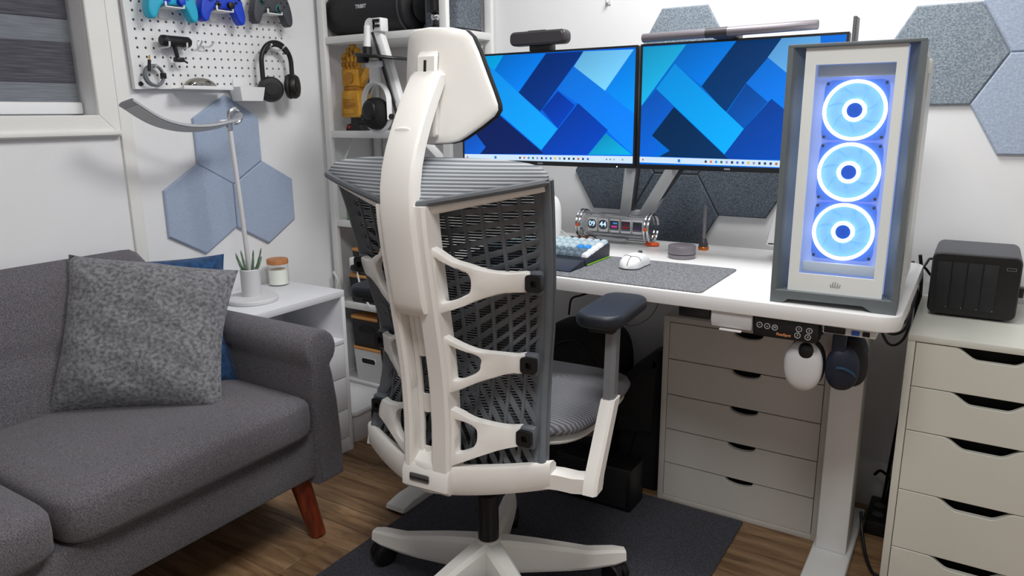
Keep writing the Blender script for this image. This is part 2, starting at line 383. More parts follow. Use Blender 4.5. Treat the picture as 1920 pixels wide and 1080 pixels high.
structure('wall_back', box(XL - .15, XR, YB, YB + .1, -.03, ZC), wall_m)
structure('wall_right', box(XR, XR + .1, YF, YB + .1, -.03, ZC), wall_m)
structure('wall_front', box(XL - .15, XR, YF - .1, YF, -.03, ZC), wall_m)
WY0, WY1, WZ0, WZ1 = .05, 1.22, 1.228, 1.98
structure('wall_left', box(XL - .15, XL, YF, WY0, -.03, ZC) + box(XL - .15, XL, WY1, YB, -.03, ZC) + box(XL - .15, XL, WY0, WY1, -.03, WZ0) + box(XL - .15, XL, WY0, WY1, WZ1, ZC), wall_m)
structure('baseboard_back', prism([(YB, 0), (YB - .016, 0), (YB - .016, .118), (YB - .011, .128), (YB - .009, .142), (YB, .145)], XL, XR, 'yz'), trim_m)
structure('baseboard_left', prism([(XL, 0), (XL + .016, 0), (XL + .016, .118), (XL + .011, .128), (XL + .009, .142), (XL, .145)], YF, YB - .017, 'xz'), trim_m)
# window with casing, frame, pane
win = structure('window_1', frame_prism([(WY0 + .002, WZ0 + .002), (WY1 - .002, WZ0 + .002), (WY1 - .002, WZ1 - .002), (WY0 + .002, WZ1 - .002)], [(WY0 + .05, WZ0 + .05), (WY1 - .05, WZ0 + .05), (WY1 - .05, WZ1 - .05), (WY0 + .05, WZ1 - .05)], XL - .13, XL - .09, 'yz'), trim_m)
part(win, 'pane', box(XL - .113, XL - .108, WY0 + .045, WY1 - .045, WZ0 + .045, WZ1 - .045), pane_m)
def casing(y0, y1, z0, z1, horiz):
    g = rb(XL, XL + .018, y0, y1, z0, z1, .004)
    return g
part(win, 'casing_side', prism([(WY1, WZ0), (WY1 + .062, WZ0 - .062), (WY1 + .062, WZ1 + .062), (WY1, WZ1)], XL, XL + .018, 'yz', .003), trim_m)
part(win, 'casing_side', prism([(WY0, WZ0), (WY0 - .062, WZ0 - .062), (WY0 - .062, WZ1 + .062), (WY0, WZ1)], XL, XL + .018, 'yz', .003), trim_m)
part(win, 'casing_top', prism([(WY0, WZ1), (WY1, WZ1), (WY1 + .062, WZ1 + .062), (WY0 - .062, WZ1 + .062)], XL, XL + .018, 'yz', .003), trim_m)
sill = part(win, 'sill', prism([(WY0, WZ0), (WY1, WZ0), (WY1 + .062, WZ0 - .062), (WY0 - .062, WZ0 - .062)], XL, XL + .018, 'yz', .003), trim_m)
part(sill, 'sill_moulding', rb(XL + .016, XL + .027, WY0 - .06, WY1 + .058, WZ0 - .058, WZ0 - .044, .003), trim_m)
structure('trim_1', rb(XL, XL + .010, 1.286, 1.325, .15, ZC, .002), trim_m)
# zebra roller blind
bl = thing('roller_blind', 'grey and charcoal banded roller blind in the window', 'blind', (XL - .06, .62, 1.231))
zz = [1.265, 1.325, 1.429, 1.502, 1.606, 1.679, 1.783, 1.856, 1.93]
for i in range(len(zz) - 1):
    part(bl, 'fabric_band', rb(XL - .064 + (.004 if i % 2 else 0), XL - .062 + (.004 if i % 2 else 0), WY0 + .02, 1.209 if i % 2 == 0 else 1.2085, zz[i] - .004, zz[i + 1] + .004, .0004, 1), band_l if i % 2 == 0 else band_d)
part(bl, 'bottom_bar', rb(XL - .078, XL - .05, WY0 + .015, 1.215, 1.231, 1.266, .006), wht)
part(bl, 'roller', lathe([(.022, WY0 + .01), (.022, 1.215)], (XL - .06, 0, 1.945), 16, 'Y'), wht)

# ================================================================== SOFA
so = thing('sofa', 'dark grey fabric two-seat sofa with rolled arm and reddish wooden legs', 'sofa', (-1.86, .63, 0))
part(so, 'base', rb(-2.17, -1.52, -.06, 1.34, .205, .345, .012), sofa_m)
def cushion(x0, x1, y0, y1, z0, z1, bul=.02):
    nx, ny = 16, 18; secs = []
    cx, cy, hx, hy = (x0 + x1) / 2, (y0 + y1) / 2, (x1 - x0) / 2, (y1 - y0) / 2
    zm, hz = (z0 + z1) / 2, (z1 - z0) / 2
    return sup((cx, cy, zm), (hx, hy, hz), .34, .17, 20, 64)
part(so, 'seat_cushion', cushion(-2.06, -1.485, .644, 1.326, .335, .468), sofa_m)
part(so, 'seat_cushion', cushion(-2.06, -1.485, -.045, .638, .335, .466), sofa_m)
def backcush(y0, y1, rtop=True):
    ny, nz = 26, 18; secs = []
    ring_ = []
    for j in range(ny + 1):
        v = j / ny; y = y0 + (y1 - y0) * v
        e = min(1, min(v, 1 - v) * ny / 2.6) ** .5
        top = .835 - (.11 * max(0, (v - .86) / .14) ** 2.4 if rtop else 0)
        s = []
        for k in range(nz + 1):
            u = k / nz; z = .40 + (top - .40) * u
            cre = .012 * math.exp(-((z - .62) / .02) ** 2)
            x = -1.985 - .11 * u - .03 * (1 - e) - cre + .022 * math.sin(PI * u) * e
            if u > .85: x -= .05 * ((u - .85) / .15) ** 2
            s.append((x, y, z))
        s += [(-2.19, y, top - .012), (-2.19, y, .21), (-2.02, y, .21)]
        secs.append(s)
    return loft(secs)
part(so, 'back_cushion', backcush(.642, 1.30), sofa_m)
part(so, 'back_cushion', backcush(-.02, .638, False), sofa_m)
def arm_profile(sgn=1):
    o = [(1.327, .185), (1.424, .185), (1.424, .30), (1.416, .42), (1.405, .50), (1.398, .53)]
    for k in range(15): a = -PI * .30 + PI * 1.5 * k / 14; o.append((1.366 + .058 * math.cos(a), .582 + .058 * math.sin(a)))
    o += [(1.322, .53), (1.325, .46)]
    return o
ap = arm_profile()
arm = part(so, 'arm', prism(ap, -2.17, -1.50, 'yz', .012, 3), sofa_m, ang=50)
part(so, 'arm', prism([(1.28 - p[0] - .0, p[1]) for p in ap], -2.17, -1.50, 'yz', .012, 3), sofa_m, ang=50)
for a, b in (((-1.585, 1.315, .21), (-1.552, 1.348, 0)), ((-2.11, 1.33, .21), (-2.14, 1.36, 0)), ((-1.585, -.03, .21), (-1.552, -.06, 0)), ((-2.11, -.03, .21), (-2.14, -.06, 0))):
    lg = tube([a, tuple(Vector(a).lerp(Vector(b), .98)), b], (.031, .0175), 16)
    part(so, 'leg', G([(p[0], p[1], max(p[2], 0)) for p in lg.v], lg.f), wood_red)
def pillow(wd, ht, th, seed, wr=.004):
    rnd = random.Random(seed); n = 26; ph = [rnd.uniform(0, 6) for _ in range(8)]; v = []; f = []
    for side in (1, -1):
        for i in range(n + 1):
            for j in range(n + 1):
                u = -1 + 2 * i / n; w_ = -1 + 2 * j / n
                pu = u * (1 - .075 * (1 - w_ * w_)) ; pw = w_ * (1 - .075 * (1 - u * u))
                t = th / 2 * (max(0, (1 - u ** 4) * (1 - w_ ** 4))) ** .55 
                t += wr * (math.sin(9 * u + ph[0]) * math.sin(7 * w_ + ph[1]) + .6 * math.sin(15 * w_ + 6 * u + ph[2])) * (1 - abs(u) ** 6) * (1 - abs(w_) ** 6)
                v.append((pu * wd / 2, side * -t, pw * ht / 2))
        b = 0 if side == 1 else (n + 1) ** 2
        for i in range(n):
            for j in range(n):
                a = b + i * (n + 1) + j; f.append((a, a + n + 1, a + n + 2, a + 1))
    return G(v, f)
def sag(g): return G([(p[0] + .012 * max(0, p[0] / .22) * max(0, p[2] / .22), p[1], p[2] - .035 * max(0, p[0] / .22) * max(0, (p[2] + .1) / .32)) for p in g.v], g.f)
def place_pillow(g, bl_, br_, lean, ht):
    bl_ = Vector(bl_); br_ = Vector(br_); ex = (br_ - bl_).normalized(); nrm = Vector((ex.y, -ex.x, 0)).normalized()
    up = Vector((0, 0, math.cos(lean))) - nrm * math.sin(lean); fwd = up.cross(ex) * -1
    c = (bl_ + br_) / 2 + up * (ht / 2)
    y_ = up.cross(ex)
    M = Matrix(((ex.x, y_.x, up.x, c.x), (ex.y, y_.y, up.y, c.y), (ex.z, y_.z, up.z, c.z), (0, 0, 0, 1)))
    return g.m(M)
single('throw_pillow', place_pillow(sag(pillow(.445, .44, .15, 3).r(.05, 'Y')), (-1.985, .882, .458), (-1.672, 1.152, .452), .50, .43), pil_g, 'mottled grey chenille throw pillow leaning in front on the sofa', 'pillow', ang=80)
single('throw_pillow', place_pillow(pillow(.44, .41, .12, 5).r(.07, 'Y'), (-1.995, .93, .462), (-1.805, 1.33, .462), .48, .395), pil_b, 'dark blue throw pillow behind the grey pillow', 'pillow', ang=80)

# ================================================================== SIDE TABLE (bedside cabinet)
st = thing('bedside_cabinet', 'white three-drawer bedside cabinet with open shelf beside the sofa', 'cabinet', (-2.04, 1.633, 0))
X0, X1, Y0, Y1 = -2.20, -1.875, 1.437, 1.832
part(st, 'top', rb(X0, X1, Y0, Y1, .59, .614, .002), white_lam)
part(st, 'side_panel', rb(X0, X1, Y0, Y0 + .016, 0, .59, .001), white_lam)
part(st, 'side_panel', rb(X0, X1, Y1 - .016, Y1, 0, .59, .001), white_lam)
part(st, 'back_panel', box(X0, X0 + .008, Y0 + .016, Y1 - .016, .02, .59), white_lam)
part(st, 'shelf_board', rb(X0 + .008, X1, Y0 + .016, Y1 - .016, .418, .434, .001), white_lam)
part(st, 'plinth', rb(X1 - .03, X1 - .004, Y0 + .016, Y1 - .016, 0, .058, .001), white_lam)
for a, b in ((.292, .416), (.168, .289), (.06, .165)):
    d = part(st, 'drawer', rb(X0 + .05, X1, Y0 + .018, Y1 - .018, a, b, .0015), white_lam)
    zc = a + (b - a) * .62
    part(d, 'handle', rb(X1, X1 + .018, 1.645, 1.70, zc - .006, zc + .006, .005, 3), blk)

# ---- lamp on it
lm = thing('desk_lamp', 'white desk lamp with curved grey arc head on round base', 'lamp', (-2.03, 1.56, .614))
part(lm, 'base', lathe([(.082, .614), (.086, .618), (.086, .626), (.082, .630), (.03, .634)], (-2.03, 1.56, 0), 40), wht_m)
part(lm, 'socket_cup', lathe([(.032, .632), (.032, .722), (.0295, .725), (.0285, .722), (.0285, .70), (.006, .70)], (-2.03, 1.56, 0), 32), wht_m)
part(lm, 'pole', tube([(-2.03, 1.56, .69), (-2.03, 1.548, .95), (-2.03, 1.535, 1.185)], .0075, 14), wht_m)
part(lm, 'joint', tube([(-2.03, 1.535, 1.178), (-2.03, 1.534, 1.205)], .010, 14), chrome)
part(lm, 'hinge_ring', ring((-2.03, 1.558, 1.222), .022, .007, 'X', 20, 8), chrome)
path = cat([(1.575, 1.228), (1.545, 1.206), (1.49, 1.193), (1.42, 1.187), (1.35, 1.193), (1.28, 1.215), (1.205, 1.262)], 5)
def headsec(p, d, wd, up):
    n = Vector((-d.y, d.x)) if isinstance(d, Vector) else None
    return n
secs = []; secs2 = []
Pp = [Vector((a[0], a[1])) for a in [tuple(q)[:2] for q in cat([(y_, z_, 0) for y_, z_ in [(1.575, 1.228), (1.545, 1.206), (1.49, 1.193), (1.42, 1.187), (1.35, 1.193), (1.28, 1.215), (1.205, 1.262)]], 5)]]
for i, p in enumerate(Pp):
    d = (Pp[min(i + 1, len(Pp) - 1)] - Pp[max(i - 1, 0)]).normalized(); n = Vector((d.y, -d.x)) * (1 if d.x < 0 else -1)
    if n.y < 0: n = -n
    wd = .030 if i > 2 else .016 + .005 * i
    s = []
    tw = math.radians(15) * min(1, i / 8); ct, sn = math.cos(tw), math.sin(tw)
    for a, b in ((-wd, -.004), (-wd, .003), (-wd * .7, .007), (wd * .7, .007), (wd, .003), (wd, -.004)):
        a, b = a * ct - b * sn, a * sn + b * ct
        s.append((-2.03 + a, p.x + n.x * b, p.y + n.y * b))
    secs.append(s)
    if 4 < i < len(Pp) - 1:
        secs2.append([(-2.03 + a * ct - b * sn, p.x + n.x * (a * sn + b * ct), p.y + n.y * (a * sn + b * ct)) for a, b in ((-wd * .82, -.0042), (-wd * .82, -.006), (wd * .82, -.006), (wd * .82, -.0042))])
hd = part(lm, 'lamp_head', loft(secs), lamp_grey)
part(hd, 'diffuser', loft(secs2), lamp_diff)
part(lm, 'touch_knob', lathe([(.014, 1.199), (.015, 1.206), (.012, 1.211)], (-2.03, 1.515, 0), 20), wht)

sg = thing('succulent', 'small spiky green succulent in the lamp cup', 'plant', (-2.03, 1.56, .70))
for k in range(9):
    a = k * 2.4 + .3; rr = .017; b0 = Vector((-2.03 + .010 * math.cos(a), 1.56 + .010 * math.sin(a), .70)); tip = b0 + Vector((math.cos(a) * .034, math.sin(a) * .034, .062 + .016 * (k % 3)))
    mid = b0.lerp(tip, .45) + Vector((math.cos(a), math.sin(a), 0)) * .004
    part(sg, 'leaf', tube([tuple(b0), tuple(mid), tuple(tip)], [.003, .0045, .0042, .003, .0008], 6, 4), leaf_m)
cd = thing('candle_jar', 'glass candle jar with wooden lid behind the lamp', 'candle', (-2.145, 1.772, .614))
part(cd, 'glass', lathe([(.0345, .614), (.037, .618), (.037, .690), (.036, .693)], (-2.145, 1.772, 0), 32), jar_glass)
part(cd, 'wax', lathe([(.034, .619), (.034, .672)], (-2.145, 1.772, 0), 32), wax)
part(cd, 'lid', lathe([(.0385, .694), (.0385, .710), (.037, .712)], (-2.145, 1.772, 0), 32), cork)
text(cd, 'COSY', .009, axes((-2.145 + .0375 * .78, 1.772 - .0375 * .63, .652), (.63, .78, 0), (0, 0, 1)), mark_g) if False else None

# ================================================================== DESK
dk = thing('standing_desk', 'white sit-stand desk with white steel T-legs', 'desk', (-.827, 1.99, 0))
DX0, DX1, DY0, DY1, DZ = -1.55, -.104, 1.66, 2.335, .80
part(dk, 'desktop', prism(rrect((DX0 + DX1) / 2, (DY0 + DY1) / 2, DX1 - DX0, DY1 - DY0, .045, 8), DZ - .035, DZ, 'xy', .003, 2), desk_m)
for xa, xb, fa, fb in ((-.272, -.192, -.280, -.180), (-1.466, -1.410, -1.476, -1.403)):
    lg = part(dk, 'leg', rb(xa, xb, 2.0, 2.10, .03, .66, .004), steel_w)
    part(lg, 'inner_column', rb(xa + .006, xb - .006, 2.006, 2.094, .62, .745, .003), steel_w)
    part(dk, 'foot', prism([(1.575, .0), (1.56, .008), (1.565, .02), (1.62, .03), (2.27, .03), (2.31, .02), (2.315, .006), (2.305, 0)], fa, fb, 'yz', .003), steel_w)
part(dk, 'crossbeam', rb(-1.46, -.19, 2.02, 2.08, .715, .762, .003), steel_w)
part(dk, 'side_bracket', rb(-.265, -.2, 1.72, 2.28, .742, .765, .003), steel_w)
part(dk, 'side_bracket', rb(-1.455, -1.39, 1.72, 2.28, .742, .765, .003), steel_w)
# keypad with buttons and lettering
kp = part(dk, 'keypad', rb(-.404, -.262, 1.672, 1.72, .716, .7645, .006, 3), blk, label='black touch keypad under the desk edge')
for x, z, s in ((-.389, .744, '^'), (-.372, .743, 'v'), (-.355, .742, 'M'), (-.303, .746, '1'), (-.281, .745, '2'), (-.305, .731, '3'), (-.283, .730, '4')):
    bt = part(kp, 'button', frame_prism(circ(x, z, .0066, 20), circ(x, z, .0055, 20), 1.6712, 1.6722, 'xz'), txt_l)
    if s in '^v':
        k = 1 if s == '^' else -1
        part(kp, 'arrow_mark', G([(x - .003, 1.6715, z - .001 * k), (x, 1.6715, z + .002 * k), (x + .003, 1.6715, z - .001 * k), (x, 1.6715, z + .0005 * k)], [(0, 1, 3), (1, 2, 3)]), txt_l)
    else: text(kp, s, .0075, axes((x, 1.6716, z), (1, 0, 0), (0, 0, 1)), txt_l, 'numeral')
text(kp, 'FlexiSpot', .0085, axes((-.335, 1.6716, .7275), (1, 0, 0), (0, 0, 1)), txt_o, bold=.0002)
pd = part(dk, 'pull_tray', prism([(1.668, .7645), (1.668, .740), (1.674, .726), (1.69, .722), (1.74, .722), (1.74, .7645)], -.502, -.406, 'yz', .002), wht_m, label='white plastic pull-out tray under the desk edge')
part(pd, 'grip_lip', rb(-.480, -.428, 1.664, 1.674, .719, .7235, .002), wht)
single('card_reader', rb(-.583, -.505, 1.672, 1.75, .738, .7645, .003), blk, 'small black card reader stuck under the desk beside the white tray', 'card reader')
for x in (-.262,):
    cr_ = thing('usb_hub', 'black USB hub under the right desk edge above the headphones', 'hub', (-.21, 1.72, .742))
    part(cr_, 'body', rb(-.255, -.148, 1.676, 1.745, .7445, .7645, .002), wht_m)
    part(cr_, 'card_slot', rb(-.252, -.208, 1.674, 1.69, .746, .761, .002), blk)
    part(cr_, 'usb_port', box(-.196, -.180, 1.6745, 1.69, .748, .7585), usb_e)
    part(cr_, 'usb_port', box(-.174, -.160, 1.6745, 1.69, .748, .7585), dark_gap)

# ================================================================== DRAWER UNIT UNDER THE DESK
du = thing('drawer_unit', 'white five-drawer unit with half-moon finger pulls standing under the desk', 'drawer unit', (-.524, 2.23, 0))
UX0, UX1, UY0, UY1 = -.769, -.279, 2.08, 2.38
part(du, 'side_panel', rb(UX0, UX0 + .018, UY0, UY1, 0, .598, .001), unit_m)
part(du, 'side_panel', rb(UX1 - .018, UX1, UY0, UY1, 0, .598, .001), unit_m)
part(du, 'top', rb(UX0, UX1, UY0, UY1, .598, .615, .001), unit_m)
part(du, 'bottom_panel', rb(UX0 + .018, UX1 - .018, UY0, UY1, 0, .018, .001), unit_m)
part(du, 'back_panel', box(UX0 + .018, UX1 - .018, UY0 + .05, UY1, .018, .598), dark_gap)  # near-black block added to paint the shade behind the finger pulls
zs = [.018, .1325, .248, .3635, .4795, .597]
def notch_front(x0, x1, z0, z1, cx, hw, dep):
    pts = [(x0, z0), (x1, z0), (x1, z1)]
    for k in range(13): a = PI * k / 12; pts.append((cx + hw * math.cos(a), z1 - dep * math.sin(a) ** .8))
    pts.append((x0, z1)); return pts
for i in range(5):
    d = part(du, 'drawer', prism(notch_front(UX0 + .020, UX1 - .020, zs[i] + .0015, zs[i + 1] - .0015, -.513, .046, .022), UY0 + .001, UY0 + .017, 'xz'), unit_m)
    z1 = zs[i + 1] - .0015
    o_ = [(-.513 - .046 * math.cos(PI * k / 12), z1 - .022 * math.sin(PI * k / 12) ** .8) for k in range(13)]
    i_ = [(-.513 - .042 * math.cos(PI * k / 12), z1 - .0005 - .0185 * math.sin(PI * k / 12) ** .8) for k in range(12, -1, -1)]
    part(d, 'pull_rim', prism(o_ + i_, UY0 + .003, UY0 + .017, 'xz'), unit_m)

# ================================================================== RIGHT CABINET
rc = thing('drawer_cabinet', 'white drawer cabinet with wavy scooped drawer fronts at the right', 'cabinet', (.079, 2.15, 0))
RX0, RX1, RY0, RY1 = -.101, .259, 1.92, 2.38
part(rc, 'top', rb(RX0, RX1, RY0 - .002, RY1, .686, .702, .0012), cab_m)
part(rc, 'side_panel', rb(RX0, RX0 + .017, RY0, RY1, 0, .686, .001), cab_m)
part(rc, 'side_panel', rb(RX1 - .017, RX1, RY0, RY1, 0, .686, .001), cab_m)
part(rc, 'back_panel', box(RX0 + .017, RX1 - .017, RY0 + .06, RY1, .02, .686), dark_gap)  # near-black filler, paints the cavity shade behind the scooped fronts
part(rc, 'plinth', rb(RX0 + .017, RX1 - .017, RY0 + .012, RY0 + .03, 0, .03, .001), cab_m)
zr = [.032, .141, .301, .460, .573, .684]
for i in range(5):
    x0, x1, z0, z1 = RX0 + .0185, RX1 - .0185, zr[i] + .001, zr[i + 1] - .001
    pts = [(x0, z0), (x1, z0), (x1, z1)]
    for k in range(15):
        t = k / 14; pts.append((.162 - .05 * t, z1 - .026 * (t * t * (3 - 2 * t))))
    for k in range(15):
        t = k / 14; pts.append((.046 - .05 * t, z1 - .026 * (1 - t * t * (3 - 2 * t))))
    pts.append((x0, z1))
    part(rc, 'drawer', prism(pts, RY0 + .001, RY0 + .017, 'xz', .0012), cab_m)

# ================================================================== RUG
single('rug', prism(rrect(-.944, 1.38, .912, 1.38, .006), .0002, .007, 'xy', .002), rug_m, 'charcoal flat-weave rug under the office chair', 'rug')

# ================================================================== SHELVING UNIT
sh = thing('shelving_unit', 'white open metal shelving unit standing in the corner', 'shelf', (-1.9, 2.245, 0))
SX0, SX1, SY0, SY1 = -2.2, -1.588, 2.10, 2.395
for x in (SX0, SX1 - .03):
    for y in (SY0, SY1 - .022):
        part(sh, 'post', rb(x, x + .03, y, y + .022, 0, 1.95, .003), steel_w)
SHZ = [.14, .475, .812, 1.162, 1.512, 1.86]
for z in SHZ:
    part(sh, 'shelf_board', rb(SX0 + .004, SX1 - .004, SY0 + .004, SY1 - .004, z - .026, z, .003), steel_w)
for a, b in (((SX0 + .036, SY0 + .03, 1.0), (SX0 + .036, SY1 - .03, 1.35)), ((SX0 + .036, SY1 - .03, .62), (SX0 + .036, SY0 + .03, .98)),
             ((SX0 + .05, SY1 - .012, .2), (SX1 - .05, SY1 - .012, 1.1)), ((SX1 - .05, SY1 - .012, .2), (SX0 + .05, SY1 - .012, 1.1)),
             ((SX1 - .036, SY0 + .03, 1.18), (SX1 - .036, SY1 - .03, 1.47))):
    part(sh, 'brace', tube([a, b], .005, 8), steel_w)
# speaker
sp = thing('portable_speaker', 'large black cylindrical portable speaker on the top shelf', 'speaker', (-1.995, 2.215, 1.512))
part(sp, 'body', lathe([(.050, 0), (.072, .012), (.084, .04), (.088, .09), (.088, .32), (.084, .37), (.072, .398), (.05, .41)], (-2.2155, 2.215, 1.6), 36, 'X'), blk_soft)
part(sp, 'end_cap', lathe([(.046, 0), (.05, .004), (.05, .008), (.03, .012)], (-1.787, 2.215, 1.6), 28, 'X'), blk)
part(sp, 'end_ring', ring((-1.83, 2.215, 1.6), .0835, .004, 'X', 32, 6), gun_d)
part(sp, 'foot_strip', rb(-2.12, -1.87, 2.185, 2.245, 1.512, 1.518, .002), blk)
sm = axes((-2.0, 2.215 - .0885 * math.cos(.12), 1.6 + .0885 * math.sin(.12)), (1, 0, 0), (0, math.sin(.12), math.cos(.12)))
text(sp, 'TRIBIT', .019, sm, txt_l, bold=.0004)
# felt storage box and small camera on the same shelf
fb = thing('felt_box', 'grey felt storage box beside the speaker', 'box', (-1.74, 2.30, 1.512))
part(fb, 'body', frame_prism(rrect(-1.702, 2.295, .155, .15, .012), rrect(-1.702, 2.295, .143, .138, .008), 1.514, 1.70, 'xy'), felt_box)
part(fb, 'bottom_trim', prism(rrect(-1.702, 2.295, .157, .152, .012), 1.512, 1.522, 'xy'), blk_fab)
lc = thing('camera_lens', 'black lens on a short tripod head beside the felt box', 'camera', (-1.668, 2.145, 1.512))
part(lc, 'foot', lathe([(.016, 1.512), (.016, 1.520), (.010, 1.524), (.009, 1.54)], (-1.668, 2.145, 0), 20), blk)
part(lc, 'ball_head', sup((-1.668, 2.145, 1.552), (.017, .017, .015), 1, 1, 10, 18), chrome)
part(lc, 'barrel', lathe([(.018, 1.564), (.028, 1.57), (.028, 1.66), (.024, 1.665)], (-1.668, 2.145, 0), 24), blk)
# golden glove on stand (plain stand-in)
gg = thing('golden_glove', 'gold toy-brick glove ornament on a black stand', 'ornament', (-2.10, 2.2, 1.162))
gx, gy = -2.105, 2.2
st_ = part(gg, 'stand', prism([(gx - .045, 1.162), (gx + .045, 1.162), (gx + .036, 1.186), (gx + .016, 1.19), (gx + .014, 1.215), (gx - .014, 1.215), (gx - .016, 1.19), (gx - .036, 1.186)], gy - .035, gy + .03, 'xz', .002), blk)
part(st_, 'plaque', rb(gx - .03, gx - .018, gy - .037, gy - .033, 1.170, 1.181, .001), red_p)
cuff = part(gg, 'cuff', prism([(gx - .058, 1.222), (gx - .046, 1.212), (gx + .03, 1.212), (gx + .04, 1.222), (gx + .034, 1.30), (gx + .028, 1.315), (gx - .044, 1.315), (gx - .05, 1.30)], gy - .042, gy + .03, 'xz', .006, 2), gold)
for z in (1.235, 1.262, 1.289):
    part(cuff, 'cuff_plate', rb(gx - .038, gx + .02, gy - .047, gy - .040, z - .009, z + .009, .002), gold_d if z == 1.262 else gold)
part(gg, 'wrist', rb(gx - .046, gx + .030, gy - .034, gy + .022, 1.314, 1.330, .004), gold_d)
palm = part(gg, 'hand', rb(gx - .052, gx + .036, gy - .036, gy + .022, 1.328, 1.398, .010, 3), gold)
part(palm, 'back_plate', lathe([(.022, 0), (.022, .004), (.016, .006)], (gx - .008, gy - .042, 1.362), 24, 'Y'), gold_d)
for i in range(4):
    x = gx - .043 + .0215 * i; h = (.058, .078, .088, .075)[i]
    fg = part(gg, 'finger', rb(x - .0095, x + .0095, gy - .026, gy - .004, 1.394, 1.398 + h, .004, 2), gold)
    part(fg, 'knuckle', rb(x - .0088, x + .0088, gy - .031, gy - .022, 1.404, 1.422, .002), gold_d)
    part(fg, 'knuckle', rb(x - .0088, x + .0088, gy - .030, gy - .022, 1.398 + h * .55, 1.398 + h * .75, .002), gold_d)
part(gg, 'thumb', beam((gx + .028, gy - .012, 1.335), (gx + .10, gy - .03, 1.402), .026, .022, .005, (0, 1, 0)), gold)
# small blue carton
sb_ = thing('toy_carton', 'tiny blue printed carton on the middle shelf', 'carton', (-2.10, 2.14, .812))
part(sb_, 'carton', rb(-2.128, -2.076, 2.12, 2.15, .812, .862, .001), box_blue)
part(sb_, 'window_print', rb(-2.118, -2.086, 2.1192, 2.121, .825, .85, .0004), wht)
def lidded_box(name, label, x0, x1, y0, y1, z0, z1, body, lidm, slot=True, taper=.008, grp=None, lid_h=.012):
    t = thing(name, label, 'storage box', ((x0 + x1) / 2, (y0 + y1) / 2, z0), 0, grp)
    cx, cy, wd, dp = (x0 + x1) / 2, (y0 + y1) / 2, x1 - x0, y1 - y0
    secs = [[(a, b, z) for a, b in rrect(cx, cy, wd - 2 * tt, dp - 2 * tt, .018, 4)] for z, tt in ((z0, taper + .003), (z0 + .004, taper), (z1 - lid_h, .002))]
    part(t, 'body', loft(secs), body)
    part(t, 'lid', prism(rrect(cx, cy, wd, dp, .02, 4), z1 - lid_h, z1, 'xy', .003), lidm)
    if slot:
        zc = z0 + (z1 - z0) * .62; part(t, 'handle_slot', prism(rrect(cx - .03, zc, .075, .022, .010, 4), y0 + .0025, y0 + .012, 'xz'), dark_gap)
        part(t, 'handle_rim', frame_prism(rrect(cx - .03, zc, .082, .029, .0135, 4), rrect(cx - .03, zc, .075, .022, .010, 4), y0 + .0005, y0 + .008, 'xz'), body)
    return t
b1 = lidded_box('storage_box', 'small black box with bamboo lid on top of a wider one', -2.118, -1.96, 2.115, 2.26, .592, .70, blk_soft, bamboo, False)
part(b1, 'label_sticker', rb(-2.055, -2.02, 2.1125, 2.1175, .612, .632, .0006), wht)
lidded_box('storage_box', 'wide black box with bamboo lid under the small black box', -2.14, -1.885, 2.11, 2.33, .475, .592, blk_soft, bamboo, False)
lidded_box('storage_box', 'black box with bamboo lid stacked on the white slotted box', -2.14, -1.895, 2.108, 2.34, .288, .418, blk_soft, bamboo, True)
lidded_box('storage_box', 'white plastic box with handle slot and bamboo lid on the lowest shelf', -2.135, -1.895, 2.108, 2.34, .14, .288, wht_m, bamboo, True)
bn = thing('lidded_bin', 'white lidded plastic bin on the floor by the cabinet', 'bin', (-2.03, 1.972, 0))
secs = [[(a, b, z) for a, b in rrect(-2.04, 1.972, .30 - 2 * t, .235 - 2 * t, .025, 5)] for z, t in ((0, .012), (.006, .008), (.112, .002))]
part(bn, 'body', loft(secs), wht_m)
part(bn, 'lid', prism(rrect(-2.04, 1.972, .308, .243, .028, 5), .112, .132, 'xy', .005, 2), wht_m)
part(bn, 'latch', rb(-1.89, -1.884, 1.95, 1.975, .06, .112, .002), blk)
# smart plug gadget hanging in front of the boxes with its cords
pl = thing('plug_adapter', 'white cube plug adapter with black knob before the black boxes', 'plug adapter', (-2.05, 2.085, .63))
part(pl, 'body', rb(-2.082, -2.035, 2.07, 2.10, .625, .672, .006), wht)
part(pl, 'knob', lathe([(.012, 0), (.012, .016), (.009, .019)], (-2.045, 2.051, .637), 18, 'Y'), blk)
part(pl, 'cord', tube([(-2.06, 2.09, .63), (-2.05, 2.085, .59), (-2.02, 2.08, .52), (-1.96, 2.07, .47), (-1.9, 2.08, .5)], .004, 6, 5), cable_w)
single('white_power_cable', tube([(-2.19, 2.088, .60), (-2.165, 2.085, .56), (-2.185, 2.08, .50), (-2.195, 2.08, .42), (-2.19, 2.08, .16), (-2.185, 2.07, .012)], .0045, 6, 6), cable_w, 'white cord hanging down the left post of the shelving', 'cord')
single('grey_power_cable', tube([(-1.925, 2.06, .56), (-1.93, 2.06, .50), (-1.918, 2.06, .40), (-1.895, 2.06, .355), (-1.868, 2.06, .40), (-1.86, 2.06, .48), (-1.855, 2.06, .60)], .0055, 8, 6), cable_g, 'grey cord hanging in a U loop before the black boxes', 'cord')
single('black_power_cable', tube([(-1.93, 2.055, .55), (-1.92, 2.05, .40), (-1.90, 2.05, .20), (-1.87, 2.05, .06), (-1.85, 2.06, .008)], .004, 6, 6), cable_b, 'thin black cord hanging down before the storage boxes', 'cord')

